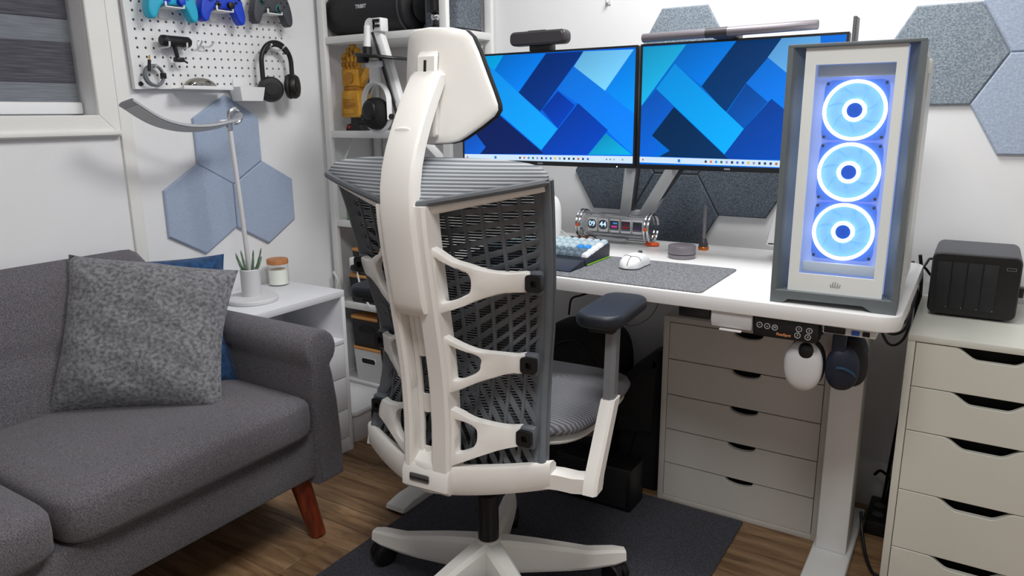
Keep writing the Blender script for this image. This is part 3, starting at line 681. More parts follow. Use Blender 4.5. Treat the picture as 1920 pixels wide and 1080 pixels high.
# ================================================================== MICROPHONE ON BOOM ARM
mb = thing('boom_microphone', 'round black microphone in a white yoke on a white boom arm', 'microphone', (-1.505, 2.2, .80))
part(mb, 'desk_clamp', rb(-1.53, -1.48, 2.17, 2.23, .80, .84, .004) + rb(-1.57, -1.5515, 2.18, 2.22, .75, .83, .003) + rb(-1.57, -1.53, 2.18, 2.22, .825, .84, .003), wht)
part(mb, 'riser', tube([(-1.505, 2.2, .84), (-1.505, 2.2, .90)], .014, 16), wht)
part(mb, 'lower_arm', beam((-1.505, 2.2, .90), (-1.725, 2.05, 1.19), .034, .026, .005), wht)
part(mb, 'elbow', lathe([(.026, -.022), (.026, .022)], (-1.725, 2.045, 1.20), 20, 'Y'), wht)
ua = part(mb, 'upper_arm', beam((-1.728, 2.035, 1.20), (-1.822, 2.02, 1.515), .036, .026, .005), wht)
part(ua, 'cable_channel', beam((-1.752, 2.018, 1.22), (-1.836, 2.004, 1.50), .008, .008, .002), gun_d)
part(ua, 'arm_groove', beam((-1.752, 2.018, 1.26), (-1.812, 2.006, 1.46), .012, .006, .002), mid_p)
tj = part(mb, 'top_joint', lathe([(.024, -.02), (.024, .02)], (-1.838, 2.015, 1.522), 20, 'Y') + rb(-1.828, -1.788, 1.995, 2.035, 1.50, 1.545, .004), wht)
part(tj, 'joint_insert', rb(-1.822, -1.792, 1.990, 1.998, 1.514, 1.522, .001) + rb(-1.822, -1.792, 1.990, 1.998, 1.530, 1.540, .001), blk)
part(mb, 'drop_arm', tube([(-1.848, 1.995, 1.52), (-1.846, 1.985, 1.445)], .0125, 14), wht)
part(mb, 'drop_collar', tube([(-1.846, 1.985, 1.45), (-1.845, 1.983, 1.415)], .0165, 14), blk)
part(mb, 'bracket', rb(-1.846, -1.792, 1.968, 2.005, 1.382, 1.404, .005) + rb(-1.838, -1.800, 1.978, 1.998, 1.325, 1.386, .004), wht)
P = [(-1.757, 1.985, 1.205), (-1.757, 1.985, 1.24)] + [(-1.815 + .058 * math.cos(PI * k / 20), 1.985, 1.268 + .062 * math.sin(PI * k / 20)) for k in range(21)] + [(-1.873, 1.985, 1.24), (-1.873, 1.985, 1.205)]
part(mb, 'yoke', tube(P, .0055, 8, flat=2.4), wht)
mc = part(mb, 'capsule', sup((-1.814, 1.978, 1.226), (.050, .044, .055), .9, .9, 16, 28), blk_fab)
part(mc, 'capsule_face', sup((-1.808, 1.938, 1.236), (.030, .010, .032), .9, .9, 10, 24), blk)
part(mb, 'shell', ring((-1.816, 1.99, 1.222), .057, .008, 'Y', 28, 8, PI * 1.02, PI * 1.98), wht_m)
for x in (-1.757, -1.873): part(mb, 'pivot_knob', lathe([(.010, -.012), (.010, .012)], (x, 1.985, 1.215), 14, 'X'), blk)
TF = lambda g: g.r(.12, 'Y').t(-1.752, 1.955, 1.406)
pf = part(mb, 'pop_filter', TF(lathe([(.012, 0), (.088, .002), (.091, .006), (.088, .010), (.012, .012)], (0, 0, 0), 36)), blk_fab)
part(pf, 'filter_ring', TF(ring((0, 0, .006), .091, .005, 'Z', 40, 8)), blk)
part(pf, 'filter_hinge', rb(-1.862, -1.828, 1.945, 1.975, 1.396, 1.422, .004), blk)

# ================================================================== PEGBOARD
pgx = XL + .022
pb = thing('pegboard', 'white perforated pegboard on the wall by the window', 'pegboard', (XL + .012, 1.34, 1.304))
def pegmesh(y0, y1, z0, z1, pitch, r, xf, th):
    ny = int((y1 - y0) / pitch); nz = int((z1 - z0) / pitch); oy = (y1 - y0 - ny * pitch) / 2; oz = (z1 - z0 - nz * pitch) / 2
    g = G(); N8 = 8
    ys_ = [y0 + oy + pitch * i for i in range(ny + 1)]; zs_ = [z0 + oz + pitch * i for i in range(nz + 1)]
    for i in range(ny):
        for j in range(nz):
            a, b, c, d = ys_[i], ys_[i + 1], zs_[j], zs_[j + 1]; cy, cz = (a + b) / 2, (c + d) / 2
            sq = [(b, cz), (b, d), (cy, d), (a, d), (a, cz), (a, c), (cy, c), (b, c)]
            cc = [(cy + r * math.cos(PI / 4 * k), cz + r * math.sin(PI / 4 * k)) for k in range(8)]
            n = len(g.v); g.v += [(xf, p, q) for p, q in sq] + [(xf, p, q) for p, q in cc] + [(xf - th, p, q) for p, q in cc]
            for k in range(8):
                m_ = (k + 1) % 8; g.f.append((n + k, n + m_, n + 8 + m_, n + 8 + k)); g.f.append((n + 8 + k, n + 8 + m_, n + 16 + m_, n + 16 + k))
    e = .0
    A = [(y0, z0), (y1, z0), (y1, z1), (y0, z1)]; B = [(ys_[0], zs_[0]), (ys_[-1], zs_[0]), (ys_[-1], zs_[-1]), (ys_[0], zs_[-1])]
    n = len(g.v); g.v += [(xf, *p) for p in A] + [(xf, *p) for p in B] + [(xf - th - .01, *p) for p in A]
    for k in range(4):
        m_ = (k + 1) % 4; g.f += [(n + k, n + m_, n + 4 + m_, n + 4 + k), (n + k, n + 8 + k, n + 8 + m_, n + m_)]
    return g
TILT = lambda g: g.r(.026, 'X', (0, 1.34, 1.304))
part(pb, 'board', TILT(pegmesh(1.34, 1.95, 1.304, 1.76, .0266, .0042, pgx, .006)), wht)
part(pb, 'hole_shade_sheet', TILT(box(pgx - .016, pgx - .0062, 1.345, 1.945, 1.309, 1.755)), dark_gap)  # dark sheet added so the holes carry painted shade
for y, z in ((1.358, 1.320), (1.93, 1.575)):
    part(pb, 'screw', TILT(lathe([(.007, 0), (.007, .003), (.004, .004)], (pgx, y, z), 14, 'X')), blk)
HX = pgx
def peg_hook(name, label, y, z, reach=.045, spread_=.028, grp=None):
    t = thing(name, label, 'hook', (HX, y, z), 0, grp)
    part(t, 'plate', rb(HX, HX + .004, y - .012, y + .012, z - .018, z + .012, .002), wht)
    for s in (-1, 1):
        part(t, 'prong', tube([(HX + .003, y, z), (HX + .5 * reach, y + s * spread_ * .8, z - .004), (HX + reach, y + s * spread_, z + .012)], .0032, 8, 4), wht)
    return t
def controller(label, y, z, body, body2, accents, grip=None):
    t = thing('game_controller', label, 'controller', (HX + .03, y, z), 0, 'game controllers on the pegboard')
    half = [(0, .030), (.022, .034), (.046, .040), (.062, .034), (.074, .012), (.082, -.018), (.084, -.044), (.078, -.060), (.066, -.064), (.056, -.054), (.046, -.034), (.036, -.022), (.018, -.019)]
    pts = half + [(-a, b) for a, b in reversed(half[1:])] 
    out = [tuple(q)[:2] for q in cat([(a, b, 0) for a, b in pts + [pts[0]]], 3)][:-1]
    g = prism([(y + a, z + b) for a, b in out], HX + .026, HX + .062, 'yz', .0075, 4)
    bd = part(t, 'body', g, body, ang=60)
    X = HX + .062
    for dy, dz, mm in ((-.048, .014, body2), (.022, -.008, body2)):
        s = part(t, 'thumbstick', lathe([(.011, -.002), (.008, .003), (.0075, .009), (.011, .010), (.011, .013), (.008, .0145)], (X, y + dy, z + dz), 18, 'X'), mm)
        part(s, 'stick_ring', ring((X + .0005, y + dy, z + dz), .012, .0015, 'X', 20, 6), accents)
    part(t, 'direction_pad', rb(X - .002, X + .004, y - .033, y - .011, z - .0115, z - .0045, .001) + rb(X - .002, X + .004, y - .0255, y - .0185, z - .019, z + .003, .001), body2)
    for k in range(4):
        a = PI / 2 * k; part(t, 'button', lathe([(.0045, -.001), (.0045, .003), (.003, .0042)], (X, y + .048 + .0125 * math.cos(a), z + .016 + .0125 * math.sin(a)), 14, 'X'), body2)
    if grip:
        for s in (1, -1):
            part(t, 'grip', sup((HX + .046, y + s * .071, z - .046), (.0165, .0125, .018), 1, 1, 10, 16), grip)
    return t
def cradle(y, z):
    t = thing('controller_holder', {1.458: 'white wire holder under the cyan controller', 1.637: 'white wire holder under the royal blue controller', 1.841: 'white wire holder under the grey and teal controller'}[y], 'holder', (HX, y, z), 0, 'controller holders')
    part(t, 'plate', rb(HX, HX + .005, y - .016, y + .016, z - .055, z - .022, .002), wht)
    part(t, 'ledge', rb(HX + .004, HX + .068, y - .030, y + .030, z - .0285, z - .0245, .0015), wht)
    for s in (-1, 1):
        part(t, 'lip', rb(HX + .064, HX + .068, y + s * .030 - .003, y + s * .030 + .003, z - .028, z - .012, .0012), wht)
ZC_ = {1.458: 1.572, 1.637: 1.580, 1.841: 1.592}
controller('cyan game controller with blue thumbsticks on the pegboard', 1.458, ZC_[1.458], cyan_p, blue_p, blue_p)
controller('royal blue game controller with dark thumbsticks on the pegboard', 1.637, ZC_[1.637], blue_p, blk, blue_p)
controller('dark grey game controller with teal accents on the pegboard', 1.841, ZC_[1.841], grey_p, grey_p, teal_p, None)
for yy in ZC_: cradle(yy, ZC_[yy])
# black flashlight-like camera in a clip
cm = thing('action_camera', 'black tubular camera with clip mount on the pegboard', 'camera', (HX + .035, 1.46, 1.43))
part(cm, 'body', lathe([(.013, 0), (.0165, .004), (.0165, .092), (.013, .098)], (HX + .036, 1.418, 1.449), 24, 'Y'), blk)
part(cm, 'lens_ring', lathe([(.0172, 0), (.0172, .004)], (HX + .036, 1.43, 1.449), 24, 'Y'), gun_d)
part(cm, 'clip_arm', beam((HX + .036, 1.462, 1.436), (HX + .034, 1.470, 1.398), .012, .008, .002), blk)
part(cm, 'clip_foot', rb(HX + .02, HX + .046, 1.462, 1.488, 1.388, 1.402, .003) + beam((HX + .034, 1.486, 1.396), (HX + .036, 1.502, 1.386), .006, .005, .001), blk)
h1 = thing('pegboard_hook', 'white double pegboard hook holding the black tubular camera', 'hook', (HX, 1.45, 1.43), 0, 'pegboard hooks')
for s in (1.432, 1.492):
    part(h1, 'prong', tube([(HX, s, 1.428), (HX + .03, s, 1.4295), (HX + .054, s, 1.431), (HX + .058, s, 1.446)], .0028, 8, 4), wht)
part(h1, 'plate', rb(HX, HX + .004, 1.427, 1.50, 1.418, 1.432, .002), wht)
peg_hook('pegboard_hook', 'empty white double hook in the middle of the pegboard', 1.580, 1.447, .045, .022, 'pegboard hooks')
# coiled cable with jack
cc = thing('coiled_cable', 'grey coiled audio cable with jack plug on the pegboard', 'cable', (HX + .02, 1.392, 1.325))
for i, (R, dx) in enumerate(((.031, .014), (.029, .019), (.0315, .024), (.028, .028))):
    part(cc, 'coil', ring((HX + dx, 1.393, 1.345), R, .0028, 'X', 30, 6), mid_p)
part(cc, 'jack_plug', tube([(HX + .03, 1.372, 1.357), (HX + .03, 1.377, 1.390)], .005, 10), blk)
part(cc, 'jack_tip', tube([(HX + .03, 1.377, 1.390), (HX + .03, 1.379, 1.404)], .0022, 8), gold)
part(cc, 'tie', rb(HX + .01, HX + .034, 1.418, 1.426, 1.336, 1.354, .002), blk)
h2 = thing('pegboard_hook', 'white pegboard hook holding the coiled grey cable', 'hook', (HX, 1.39, 1.37), 0, 'pegboard hooks')
part(h2, 'prong', tube([(HX, 1.393, 1.368), (HX + .03, 1.393, 1.369), (HX + .04, 1.393, 1.380)], .0028, 8, 4), wht)
# shelf tray with clear mouse shell
ct = thing('pegboard_tray', 'white shallow tray on the pegboard holding the clear mouse', 'tray', (HX, 1.545, 1.306), 0)
part(ct, 'ledge', rb(HX, HX + .062, 1.462, 1.645, 1.306, 1.310, .0015), wht)
part(ct, 'lip', rb(HX + .058, HX + .062, 1.462, 1.645, 1.309, 1.317, .001), wht)
cmo = thing('clear_mouse', 'transparent smoky computer mouse on the pegboard tray', 'mouse', (HX + .03, 1.545, 1.310))
def mouse_shell(c, L_, W_, Hh, axis='Y', n=16):
    secs = []
    for i in range(n + 1):
        u = -1 + 2 * i / n; s_ = math.sqrt(max(.0, 1 - abs(u) ** 3.2)); hh = max(.002, Hh * s_ * (1 - .25 * max(0, u) ** 1.5) * (.97 - .10 * (u - .1) ** 2)); ww = W_ / 2 * max(.12, (1 - abs(u) ** 4) ** .5) * (1 - .08 * math.cos(u * 2.2))
        s = []
        for k in range(13):
            a = PI * k / 12; s.append((ww * math.copysign(abs(math.cos(a)) ** .7, math.cos(a)), u * L_ / 2, hh * math.sin(a) ** .75))
        secs.append(s)
    g = loft(secs)
    if axis == 'X': g = g.r(-PI / 2, 'Z')
    return g.t(*c)
sh_ = part(cmo, 'shell', mouse_shell((HX + .03, 1.545, 1.3105), .112, .05, .034), clear_shell, ang=60)
part(cmo, 'circuit_board', rb(HX + .012, HX + .048, 1.505, 1.585, 1.313, 1.317, .001), gold_d)
part(cmo, 'battery', rb(HX + .018, HX + .042, 1.515, 1.55, 1.317, 1.326, .002), grey_p)
part(cmo, 'scroll_wheel', lathe([(.009, -.004), (.009, .004)], (HX + .03, 1.572, 1.326), 18, 'X'), blk)
# white cup tray
cu = thing('pegboard_cup', 'small white tapered bin hooked below the pegboard corner', 'bin', (HX + .03, 1.725, 1.272))
o_ = [[(HX + .034 + a, 1.722 + b, z) for a, b in rrect(0, 0, .062 * k, .105 * k, .004, 2)] for z, k in ((1.272, .84), (1.318, 1.0))]
i_ = [[(HX + .034 + a, 1.722 + b, z) for a, b in rrect(0, 0, .057 * k, .100 * k, .003, 2)] for z, k in ((1.318, 1.0), (1.276, .84))]
part(cu, 'bin_body', loft(o_ + i_), wht)
part(cu, 'hanger', rb(HX + .001, HX + .004, 1.69, 1.754, 1.30, 1.345, .001), wht)
# black headphones on hook
def headphone_set(t, c, R, hgt, axis_y=True, band=blk, cup=blk, pad=blk_soft, cupr=.036, tw=.03):
    # headband hoop in the y-z plane around c (top centre of the band at c.z + hgt)
    P = []
    for k in range(25):
        a = PI * k / 24; P.append((c[0], c[1] + R * math.cos(a), c[2] + hgt - R * 1.05 + R * 1.05 * math.sin(a)))
    lowz = c[2] + .012
    P = [(c[0], c[1] + R * 1.0, lowz)] + P + [(c[0], c[1] - R * 1.0, lowz)]
    hb = part(t, 'headband', tube(P, .0085, 10, flat=None), band)
    Q = P[6:-6]
    part(hb, 'band_pad', tube([(p[0], c[1] + (p[1] - c[1]) * .93, p[2] - .006) for p in Q], .0085, 8), pad)
    return P
hp = thing('headphones', 'black over-ear headphones hanging on the pegboard', 'headphones', (HX + .035, 1.858, 1.29))
hc = (HX + .04, 1.853, 1.325)
headphone_set(hp, hc, .066, .148)
for s, dz in ((-1, .0), (1, .0)):
    yc = 1.853 + (-.046 if s < 0 else .048)
    M_ = Matrix.Translation((HX + .052, yc, 1.312 + (.012 if s > 0 else 0))) @ Matrix.Rotation(s * .55, 4, 'Z') @ Matrix.Rotation(.12 * s, 4, 'X')
    cp = part(hp, 'ear_cup', lathe([(.022, .026), (.037, .024), (.043, .015), (.043, .006), (.034, 0)], (0, 0, 0), 28, 'X').m(M_), blk)
    part(cp, 'ear_pad', lathe([(.032, -.016), (.041, -.012), (.044, -.004), (.041, .003)], (0, 0, 0), 28, 'X').m(M_), blk_soft)
    part(cp, 'outer_disc', lathe([(.022, .026), (.021, .0285), (.012, .029)], (0, 0, 0), 24, 'X').m(M_), blk_soft)
peg_hook('pegboard_hook', 'white double hook holding the black headphones', 1.853, 1.452, .058, .030, 'pegboard hooks')

# ================================================================== HEXAGON FELT PANELS
def hexpanel(label, cy, cz, R, m, plane, group):
    if plane == 'yz':
        pts = [(cy + R * math.sin(PI / 3 * k), cz + R * math.cos(PI / 3 * k)) for k in range(6)]
        g = prism(pts, XL, XL + .012, 'yz', .004)
    else:
        pts = [(cy + R * math.cos(PI / 3 * k), cz + R * math.sin(PI / 3 * k)) for k in range(6)]
        g = prism(pts, YB, YB - .012, 'xz', .004)
    return single('felt_hexagon', g, m, label, 'wall panel', group)
gl_ = 'blue felt hexagons on the side wall'; gb_ = 'felt hexagons on the desk wall'
hexpanel('blue felt hexagon on top of three, just below the pegboard', 1.664, 1.141, .1515, felt_b, 'yz', gl_)
hexpanel('blue felt hexagon at lower left, behind the lamp shadow', 1.5315, .915, .1515, felt_b, 'yz', gl_)
hexpanel('blue felt hexagon at lower right, beside the lamp pole', 1.7965, .912, .1515, felt_b, 'yz', gl_)
R_ = .1505
hexpanel('grey felt hexagon above the desk monitors behind the light bar', -.857, 1.418, R_, felt_g, 'xz', gb_)
hexpanel('charcoal felt hexagon low on the wall behind both monitor arms', -.864, .888, R_, felt_d, 'xz', gb_)
hexpanel('charcoal felt hexagon below the left monitor, left of the arms', -.864 - 1.51 * R_, 1.019, R_, felt_d, 'xz', gb_)
hexpanel('charcoal felt hexagon below the right monitor beside the computer', -.864 + 1.51 * R_, 1.019, R_, felt_d, 'xz', gb_)
hexpanel('charcoal felt hexagon mostly hidden behind the two monitors', -.864, 1.151, R_, felt_d, 'xz', gb_)
hexpanel('large grey felt hexagon right of the computer tower', -.123, 1.365, .152, felt_g, 'xz', gb_)
hexpanel('pale blue felt hexagon at the right edge, above the black storage server', -.123 + 1.51 * .152, 1.365 - .132, .152, felt_lb, 'xz', gb_)
hexpanel('pale blue felt hexagon in the top right corner', -.123 + 1.51 * .152, 1.365 + .132, .152, felt_lb, 'xz', gb_)
wh = thing('wall_hook', 'tiny clear adhesive hook high on the wall above the monitors', 'hook', (-1.13, YB - .003, 1.57))
part(wh, 'plate', rb(-1.138, -1.118, YB - .004, YB, 1.575, 1.61, .003), wht_m)
part(wh, 'prong', tube([(-1.128, YB - .004, 1.588), (-1.128, YB - .016, 1.582), (-1.128, YB - .018, 1.594)], .003, 8, 4), wht_m)

# ================================================================== MONITORS
WALL_L = [["#0064e1", [[-0.021, 1.094], [1.003, 1.005], [1.021, -0.065], [-0.041, -0.124]]], ["#00a0e1", [[-0.022, 1.028], [0.264, 1.002], [0.166, 0.752], [-0.033, 0.353]]], ["#0078e1", [[0.2, 0.843], [0.266, 1.001], [0.518, 0.991], [0.354, 0.623]]], ["#00307f", [[0.516, 0.991], [0.727, 0.99], [0.483, 0.442], [0.352, 0.628]]], ["#6fc3f5", [[0.725, 0.99], [0.988, 0.982], [0.835, 0.602], [0.674, 0.857]]], ["#008cfa", [[0.99, 0.982], [1.003, 0.981], [1.013, 0.394], [0.838, 0.605]]], ["#0a7ff5", [[0.674, 0.857], [1.013, 0.394], [1.019, 0.023], [0.992, 0.046], [0.7, 0.511], [0.578, 0.654]]], ["#003caf", [[0.493, 0.459], [0.585, 0.634], [0.681, 0.496], [0.584, 0.279]]], ["#0b9bff", [[0.124, 0.969], [0.216, 0.842], [0.586, 0.274], [0.491, 0.064], [0.042, 0.698]]], ["#051e5c", [[0.064, 0.644], [0.503, 0.036], [0.503, 0.027], [0.101, 0.011], [0.142, 0.085], [0.07, 0.227]]], ["#0a5ac8", [[-0.036, 0.189], [0.076, 0.227], [0.142, 0.085], [0.099, 0.002], [-0.039, -0.003]]], ["#0041b4", [[0.7, 0.516], [0.864, 0.264], [0.756, 0.029], [0.505, 0.019], [0.489, 0.064]]], ["#0aa5d8", [[0.853, 0.235], [0.994, 0.038], [0.759, 0.029]]], ["#cfe6fa", [[-0.039, 0.006], [1.019, 0.026], [1.02, -0.041], [-0.04, -0.053]]]]
WALL_R = [["#006edc", [[-0.044, 1.109], [1.111, 1.053], [1.173, -0.061], [-0.02, -0.113]]], ["#19a5d7", [[-0.042, 0.993], [0.237, 0.994], [-0.021, 0.432]]], ["#0073d7", [[0.237, 0.994], [0.496, 1.003], [0.33, 0.637], [0.18, 0.839]]], ["#00366e", [[0.496, 1.003], [0.713, 1.004], [0.652, 0.853], [0.555, 0.658], [0.46, 0.414], [0.328, 0.64]]], ["#64afee", [[0.711, 1.002], [0.884, 1.013], [0.907, 0.533], [0.756, 0.71], [0.65, 0.854]]], ["#0a7df0", [[0.652, 0.853], [0.756, 0.707], [0.884, 0.534], [0.84, 0.287], [0.682, 0.519], [0.663, 0.496], [0.553, 0.655]]], ["#0550aa", [[0.555, 0.651], [0.664, 0.499], [0.556, 0.276], [0.466, 0.414]]], ["#0a5fcd", [[-0.021, 0.432], [0.084, 0.628], [0.187, 0.467], [0.069, 0.207], [0.118, 0.111], [0.083, 0.019], [-0.017, 0.023]]], ["#06305c", [[0.185, 0.467], [0.49, 0.02], [0.113, 0.028], [0.171, 0.082], [0.067, 0.215]]], ["#0aa0fa", [[0.18, 0.839], [0.558, 0.276], [0.466, 0.061], [0.082, 0.628]]], ["#0549af", [[0.682, 0.522], [0.847, 0.301], [0.86, 0.027], [0.486, 0.02], [0.466, 0.061], [0.556, 0.276]]], ["#cfe6fa", [[-0.019, 0.023], [1.169, 0.013], [1.172, -0.041], [-0.018, -0.029]]]]
def clip(poly, x0, x1, y0, y1):
    def cut(P, ins, inter):
        o = []
        for i in range(len(P)):
            a, b = P[i - 1], P[i]
            if ins(b):
                if not ins(a): o.append(inter(a, b))
                o.append(b)
            elif ins(a): o.append(inter(a, b))
        return o
    def ix(v): return lambda a, b: (v, a[1] + (b[1] - a[1]) * (v - a[0]) / (b[0] - a[0]))
    def iy(v): return lambda a, b: (a[0] + (b[0] - a[0]) * (v - a[1]) / (b[1] - a[1]), v)
    P = [tuple(p) for p in poly]
    for ins, it in ((lambda p: p[0] >= x0, ix(x0)), (lambda p: p[0] <= x1, ix(x1)), (lambda p: p[1] >= y0, iy(y0)), (lambda p: p[1] <= y1, iy(y1))):
        if P: P = cut(P, ins, it)
    return P
SCRM = bpy.data.materials.new('screen_image'); SCRM.use_nodes = True
nt = SCRM.node_tree; nt.nodes.remove(nt.nodes['Principled BSDF']); at = nt.nodes.new('ShaderNodeAttribute'); at.attribute_name = 'Col'; em = nt.nodes.new('ShaderNodeEmission'); em.inputs[1].default_value = 1.0
gls = nt.nodes.new('ShaderNodeBsdfGlossy'); gls.inputs['Roughness'].default_value = .35; gls.inputs['Color'].default_value = (.02, .02, .02, 1); ads = nt.nodes.new('ShaderNodeAddShader')
nt.links.new(at.outputs['Color'], em.inputs[0]); nt.links.new(em.outputs[0], ads.inputs[0]); nt.links.new(gls.outputs[0], ads.inputs[1]); nt.links.new(ads.outputs[0], nt.nodes['Material Output'].inputs[0])
def screen_mesh(par, polys, x0, x1, z0, z1, ybase, icons):
    v = []; f = []; cols = []
    V0 = -.046
    def put(p, c, lay, shade=0):
        p = clip(p, 0, 1, V0, 1)
        if len(p) < 3: return
        n = len(v); y = ybase - .00006 * lay
        cx = sum(q[0] for q in p) / len(p); cz = sum(q[1] for q in p) / len(p)
        lo = min(q[0] - q[1] for q in p); hi = max(q[0] - q[1] for q in p)
        for q in p:
            v.append((x0 + (x1 - x0) * q[0], y, z0 + (z1 - z0) * (q[1] - V0) / (1 - V0)))
            t = (q[0] - q[1] - lo) / max(1e-6, hi - lo); k = 1 + shade * (t - .5)
            cols.append((min(1, c[0] * k), min(1, c[1] * k), min(1, c[2] * k), 1))
        f.append(tuple(range(n, n + len(p))))
    for i, (c, p) in enumerate(polys): put(p, rgb(c), i, .5 if i < len(polys) - 1 else 0)
    L_ = len(polys); tb = polys[-1][1]
    def tbv(u): a, b, c_, d = tb; t = (u - a[0]) / (b[0] - a[0]); return (a[1] + (b[1] - a[1]) * t + d[1] + (c_[1] - d[1]) * t) / 2
    for u, c, s in icons:
        z = tbv(u); h = .013 * s; put([(u - h * .53, z - h), (u + h * .53, z - h), (u + h * .53, z + h), (u - h * .53, z + h)], rgb(c), L_ + 1)
    me = bpy.data.meshes.new('screen_image'); me.from_pydata(v, [], f); ca = me.color_attributes.new('Col', 'FLOAT_COLOR', 'POINT')
    for i, c in enumerate(cols): ca.data[i].color = c
    me.materials.append(SCRM); me.transform(ROOT[rootof(par).name].inverted())
    o = bpy.data.objects.new('screen_image', me); COL.objects.link(o); o.parent = par
    return o
IC = ['#303848', '#e8743c', '#2f8fd8', '#2b6a4a', '#8890d8', '#222630', '#4066c0', '#1f62b8', '#e8b83c', '#8f98a4', '#18284c', '#1c3c40', '#22305c', '#c46a28', '#203c66', '#2468e0']
def monitor(label, x0, x1, icons, polys, zt, logo, led):
    t = thing('monitor', label, 'monitor', ((x0 + x1) / 2, 2.05, 1.06))
    zb = 1.060
    part(t, 'housing', rb(x0, x1, 2.047, 2.075, zb, zt, .003), screen_b)
    part(t, 'bezel', frame_prism([(x0, zb), (x1, zb), (x1, zt), (x0, zt)], [(x0 + .006, zb + .0135), (x1 - .006, zb + .0135), (x1 - .006, zt - .006), (x0 + .006, zt - .006)], 2.0435, 2.049, 'xz'), screen_b)
    screen_mesh(t, polys, x0 + .0055, x1 - .0055, zb + .013, zt - .0055, 2.0463, icons)
    part(t, 'rear_bulge', prism(rrect((x0 + x1) / 2, 1.23, .26, .22, .03), 2.074, 2.105, 'xz', .008), blk)
    part(t, 'brand_mark', rb(x0 + (x1 - x0) * .47, x0 + (x1 - x0) * .50, 2.0428, 2.0438, zb + .004, zb + .0085, .0003), mid_p)
    if led: part(t, 'power_light', sup((x1 - .056, 2.0432, zb + .004), (.0018, .001, .0018), 1, 1, 6, 8), led_e)
    return t
icL = [(.205, '#1f78d8', 1)] + [(.36 + .0265 * i, IC[i], .8) for i in range(16)] + [(.055 * 0 + .02, '#d04040', .6), (.86, '#5a6a88', .5), (.88, '#5a6a88', .5), (.9, '#8a9ab0', .5), (.945, '#8a96aa', .6)]
icR = [(.225, '#1f78d8', 1), (.0 + .02, '#d04040', .6)] + [(.37 + .0275 * i, IC[i], .8) for i in range(16)]
monitor('left black monitor showing blue diagonal-block wallpaper, webcam on top', -1.490, -.866, icL, WALL_L, 1.408, 0, True)
monitor('right black monitor showing blue wallpaper, light bar on top', -.857, -.311, icR, WALL_R, 1.409, 0, False)
# monitor arm
ma = thing('dual_monitor_stand', 'silver-white dual monitor arm clamped to the desk back', 'monitor arm', (-.965, 2.29, .80))
part(ma, 'base', rb(-1.01, -.92, 2.278, 2.334, .80, .822, .006), arm_silver)
part(ma, 'post', tube([(-.965, 2.308, .82), (-.965, 2.308, .90)], .022, 18), arm_silver)
for s, p, q in ((0, (-1.004, 2.308, .855), (-.978, 2.295, 1.075)), (1, (-.952, 2.308, .855), (-.812, 2.28, 1.075))):
    a = part(ma, 'lower_arm', beam(p, q, .043, .034, .008, (0, 1, 0)), arm_silver)
    part(a, 'cable_cover', beam((p[0] + .026, p[1] - .006, p[2] + .02), (q[0] + .026, q[1] - .006, q[2] - .01), .008, .02, .002, (0, 1, 0)), gun_d)
for cx, p in ((-1.178, (-.978, 2.295, 1.075)), (-.584, (-.812, 2.28, 1.075))):
    part(ma, 'elbow', tube([(p[0], p[1], p[2] - .03), (p[0], p[1], p[2] + .03)], .024, 18), arm_silver)
    part(ma, 'upper_arm', beam(p, (cx, 2.19, 1.23), .036, .036, .008, (0, 1, 0)), arm_silver)
    part(ma, 'mount_plate', rb(cx - .05, cx + .05, 2.105, 2.115, 1.18, 1.28, .002) + tube([(cx, 2.112, 1.23), (cx, 2.19, 1.23)], .018, 16), blk)
# webcam
wc = thing('webcam', 'wide dark grey webcam perched on the left monitor', 'webcam', (-1.19, 2.05, 1.408))
part(wc, 'body', prism(rrect(-1.192, 1.446, .198, .042, .016, 5), 2.03, 2.07, 'xz', .007, 3), gun_d)
part(wc, 'front_plate', prism(rrect(-1.194, 1.446, .186, .032, .013, 5), 2.0285, 2.032, 'xz', .001), gun_d)
part(wc, 'top_slit', rb(-1.225, -1.165, 2.034, 2.044, 1.4665, 1.468, .0004), blk)
part(wc, 'clamp', rb(-1.225, -1.155, 2.04, 2.085, 1.408, 1.427, .003), blk)
# light bar
lb = thing('monitor_light_bar', 'grey metal light bar resting on the right monitor', 'light bar', (-.609, 2.03, 1.409))
lbt = lambda g: g.r(-.012, 'Y', (-.609, 2.015, 1.425))
part(lb, 'tube', lbt(lathe([(.0105, 0), (.012, .002), (.012, .458), (.0105, .46)], (-.839, 2.012, 1.4245), 24, 'X')), gun)
part(lb, 'sleeve', lbt(lathe([(.0128, 0), (.0128, .058)], (-.66, 2.012, 1.4245), 24, 'X')), gun_d)
part(lb, 'counterweight', rb(-.645, -.585, 2.02, 2.10, 1.409, 1.437, .006, 3), gun_d)
part(lb, 'end_mark', rb(-.425, -.40, 1.9995, 2.0012, 1.4265, 1.4285, .0003), mid_p)
# slim dark antenna bar behind
ab = thing('antenna_bar', 'slim dark upright bar rising behind the right monitor corner', 'antenna', (-.322, 2.24, .80))
part(ab, 'foot', prism(rrect(-.322, 2.24, .06, .06, .008), .80, .812, 'xy', .002), blk)
part(ab, 'blade', rb(-.329, -.321, 2.20, 2.26, .812, 1.462, .002), gun_d)

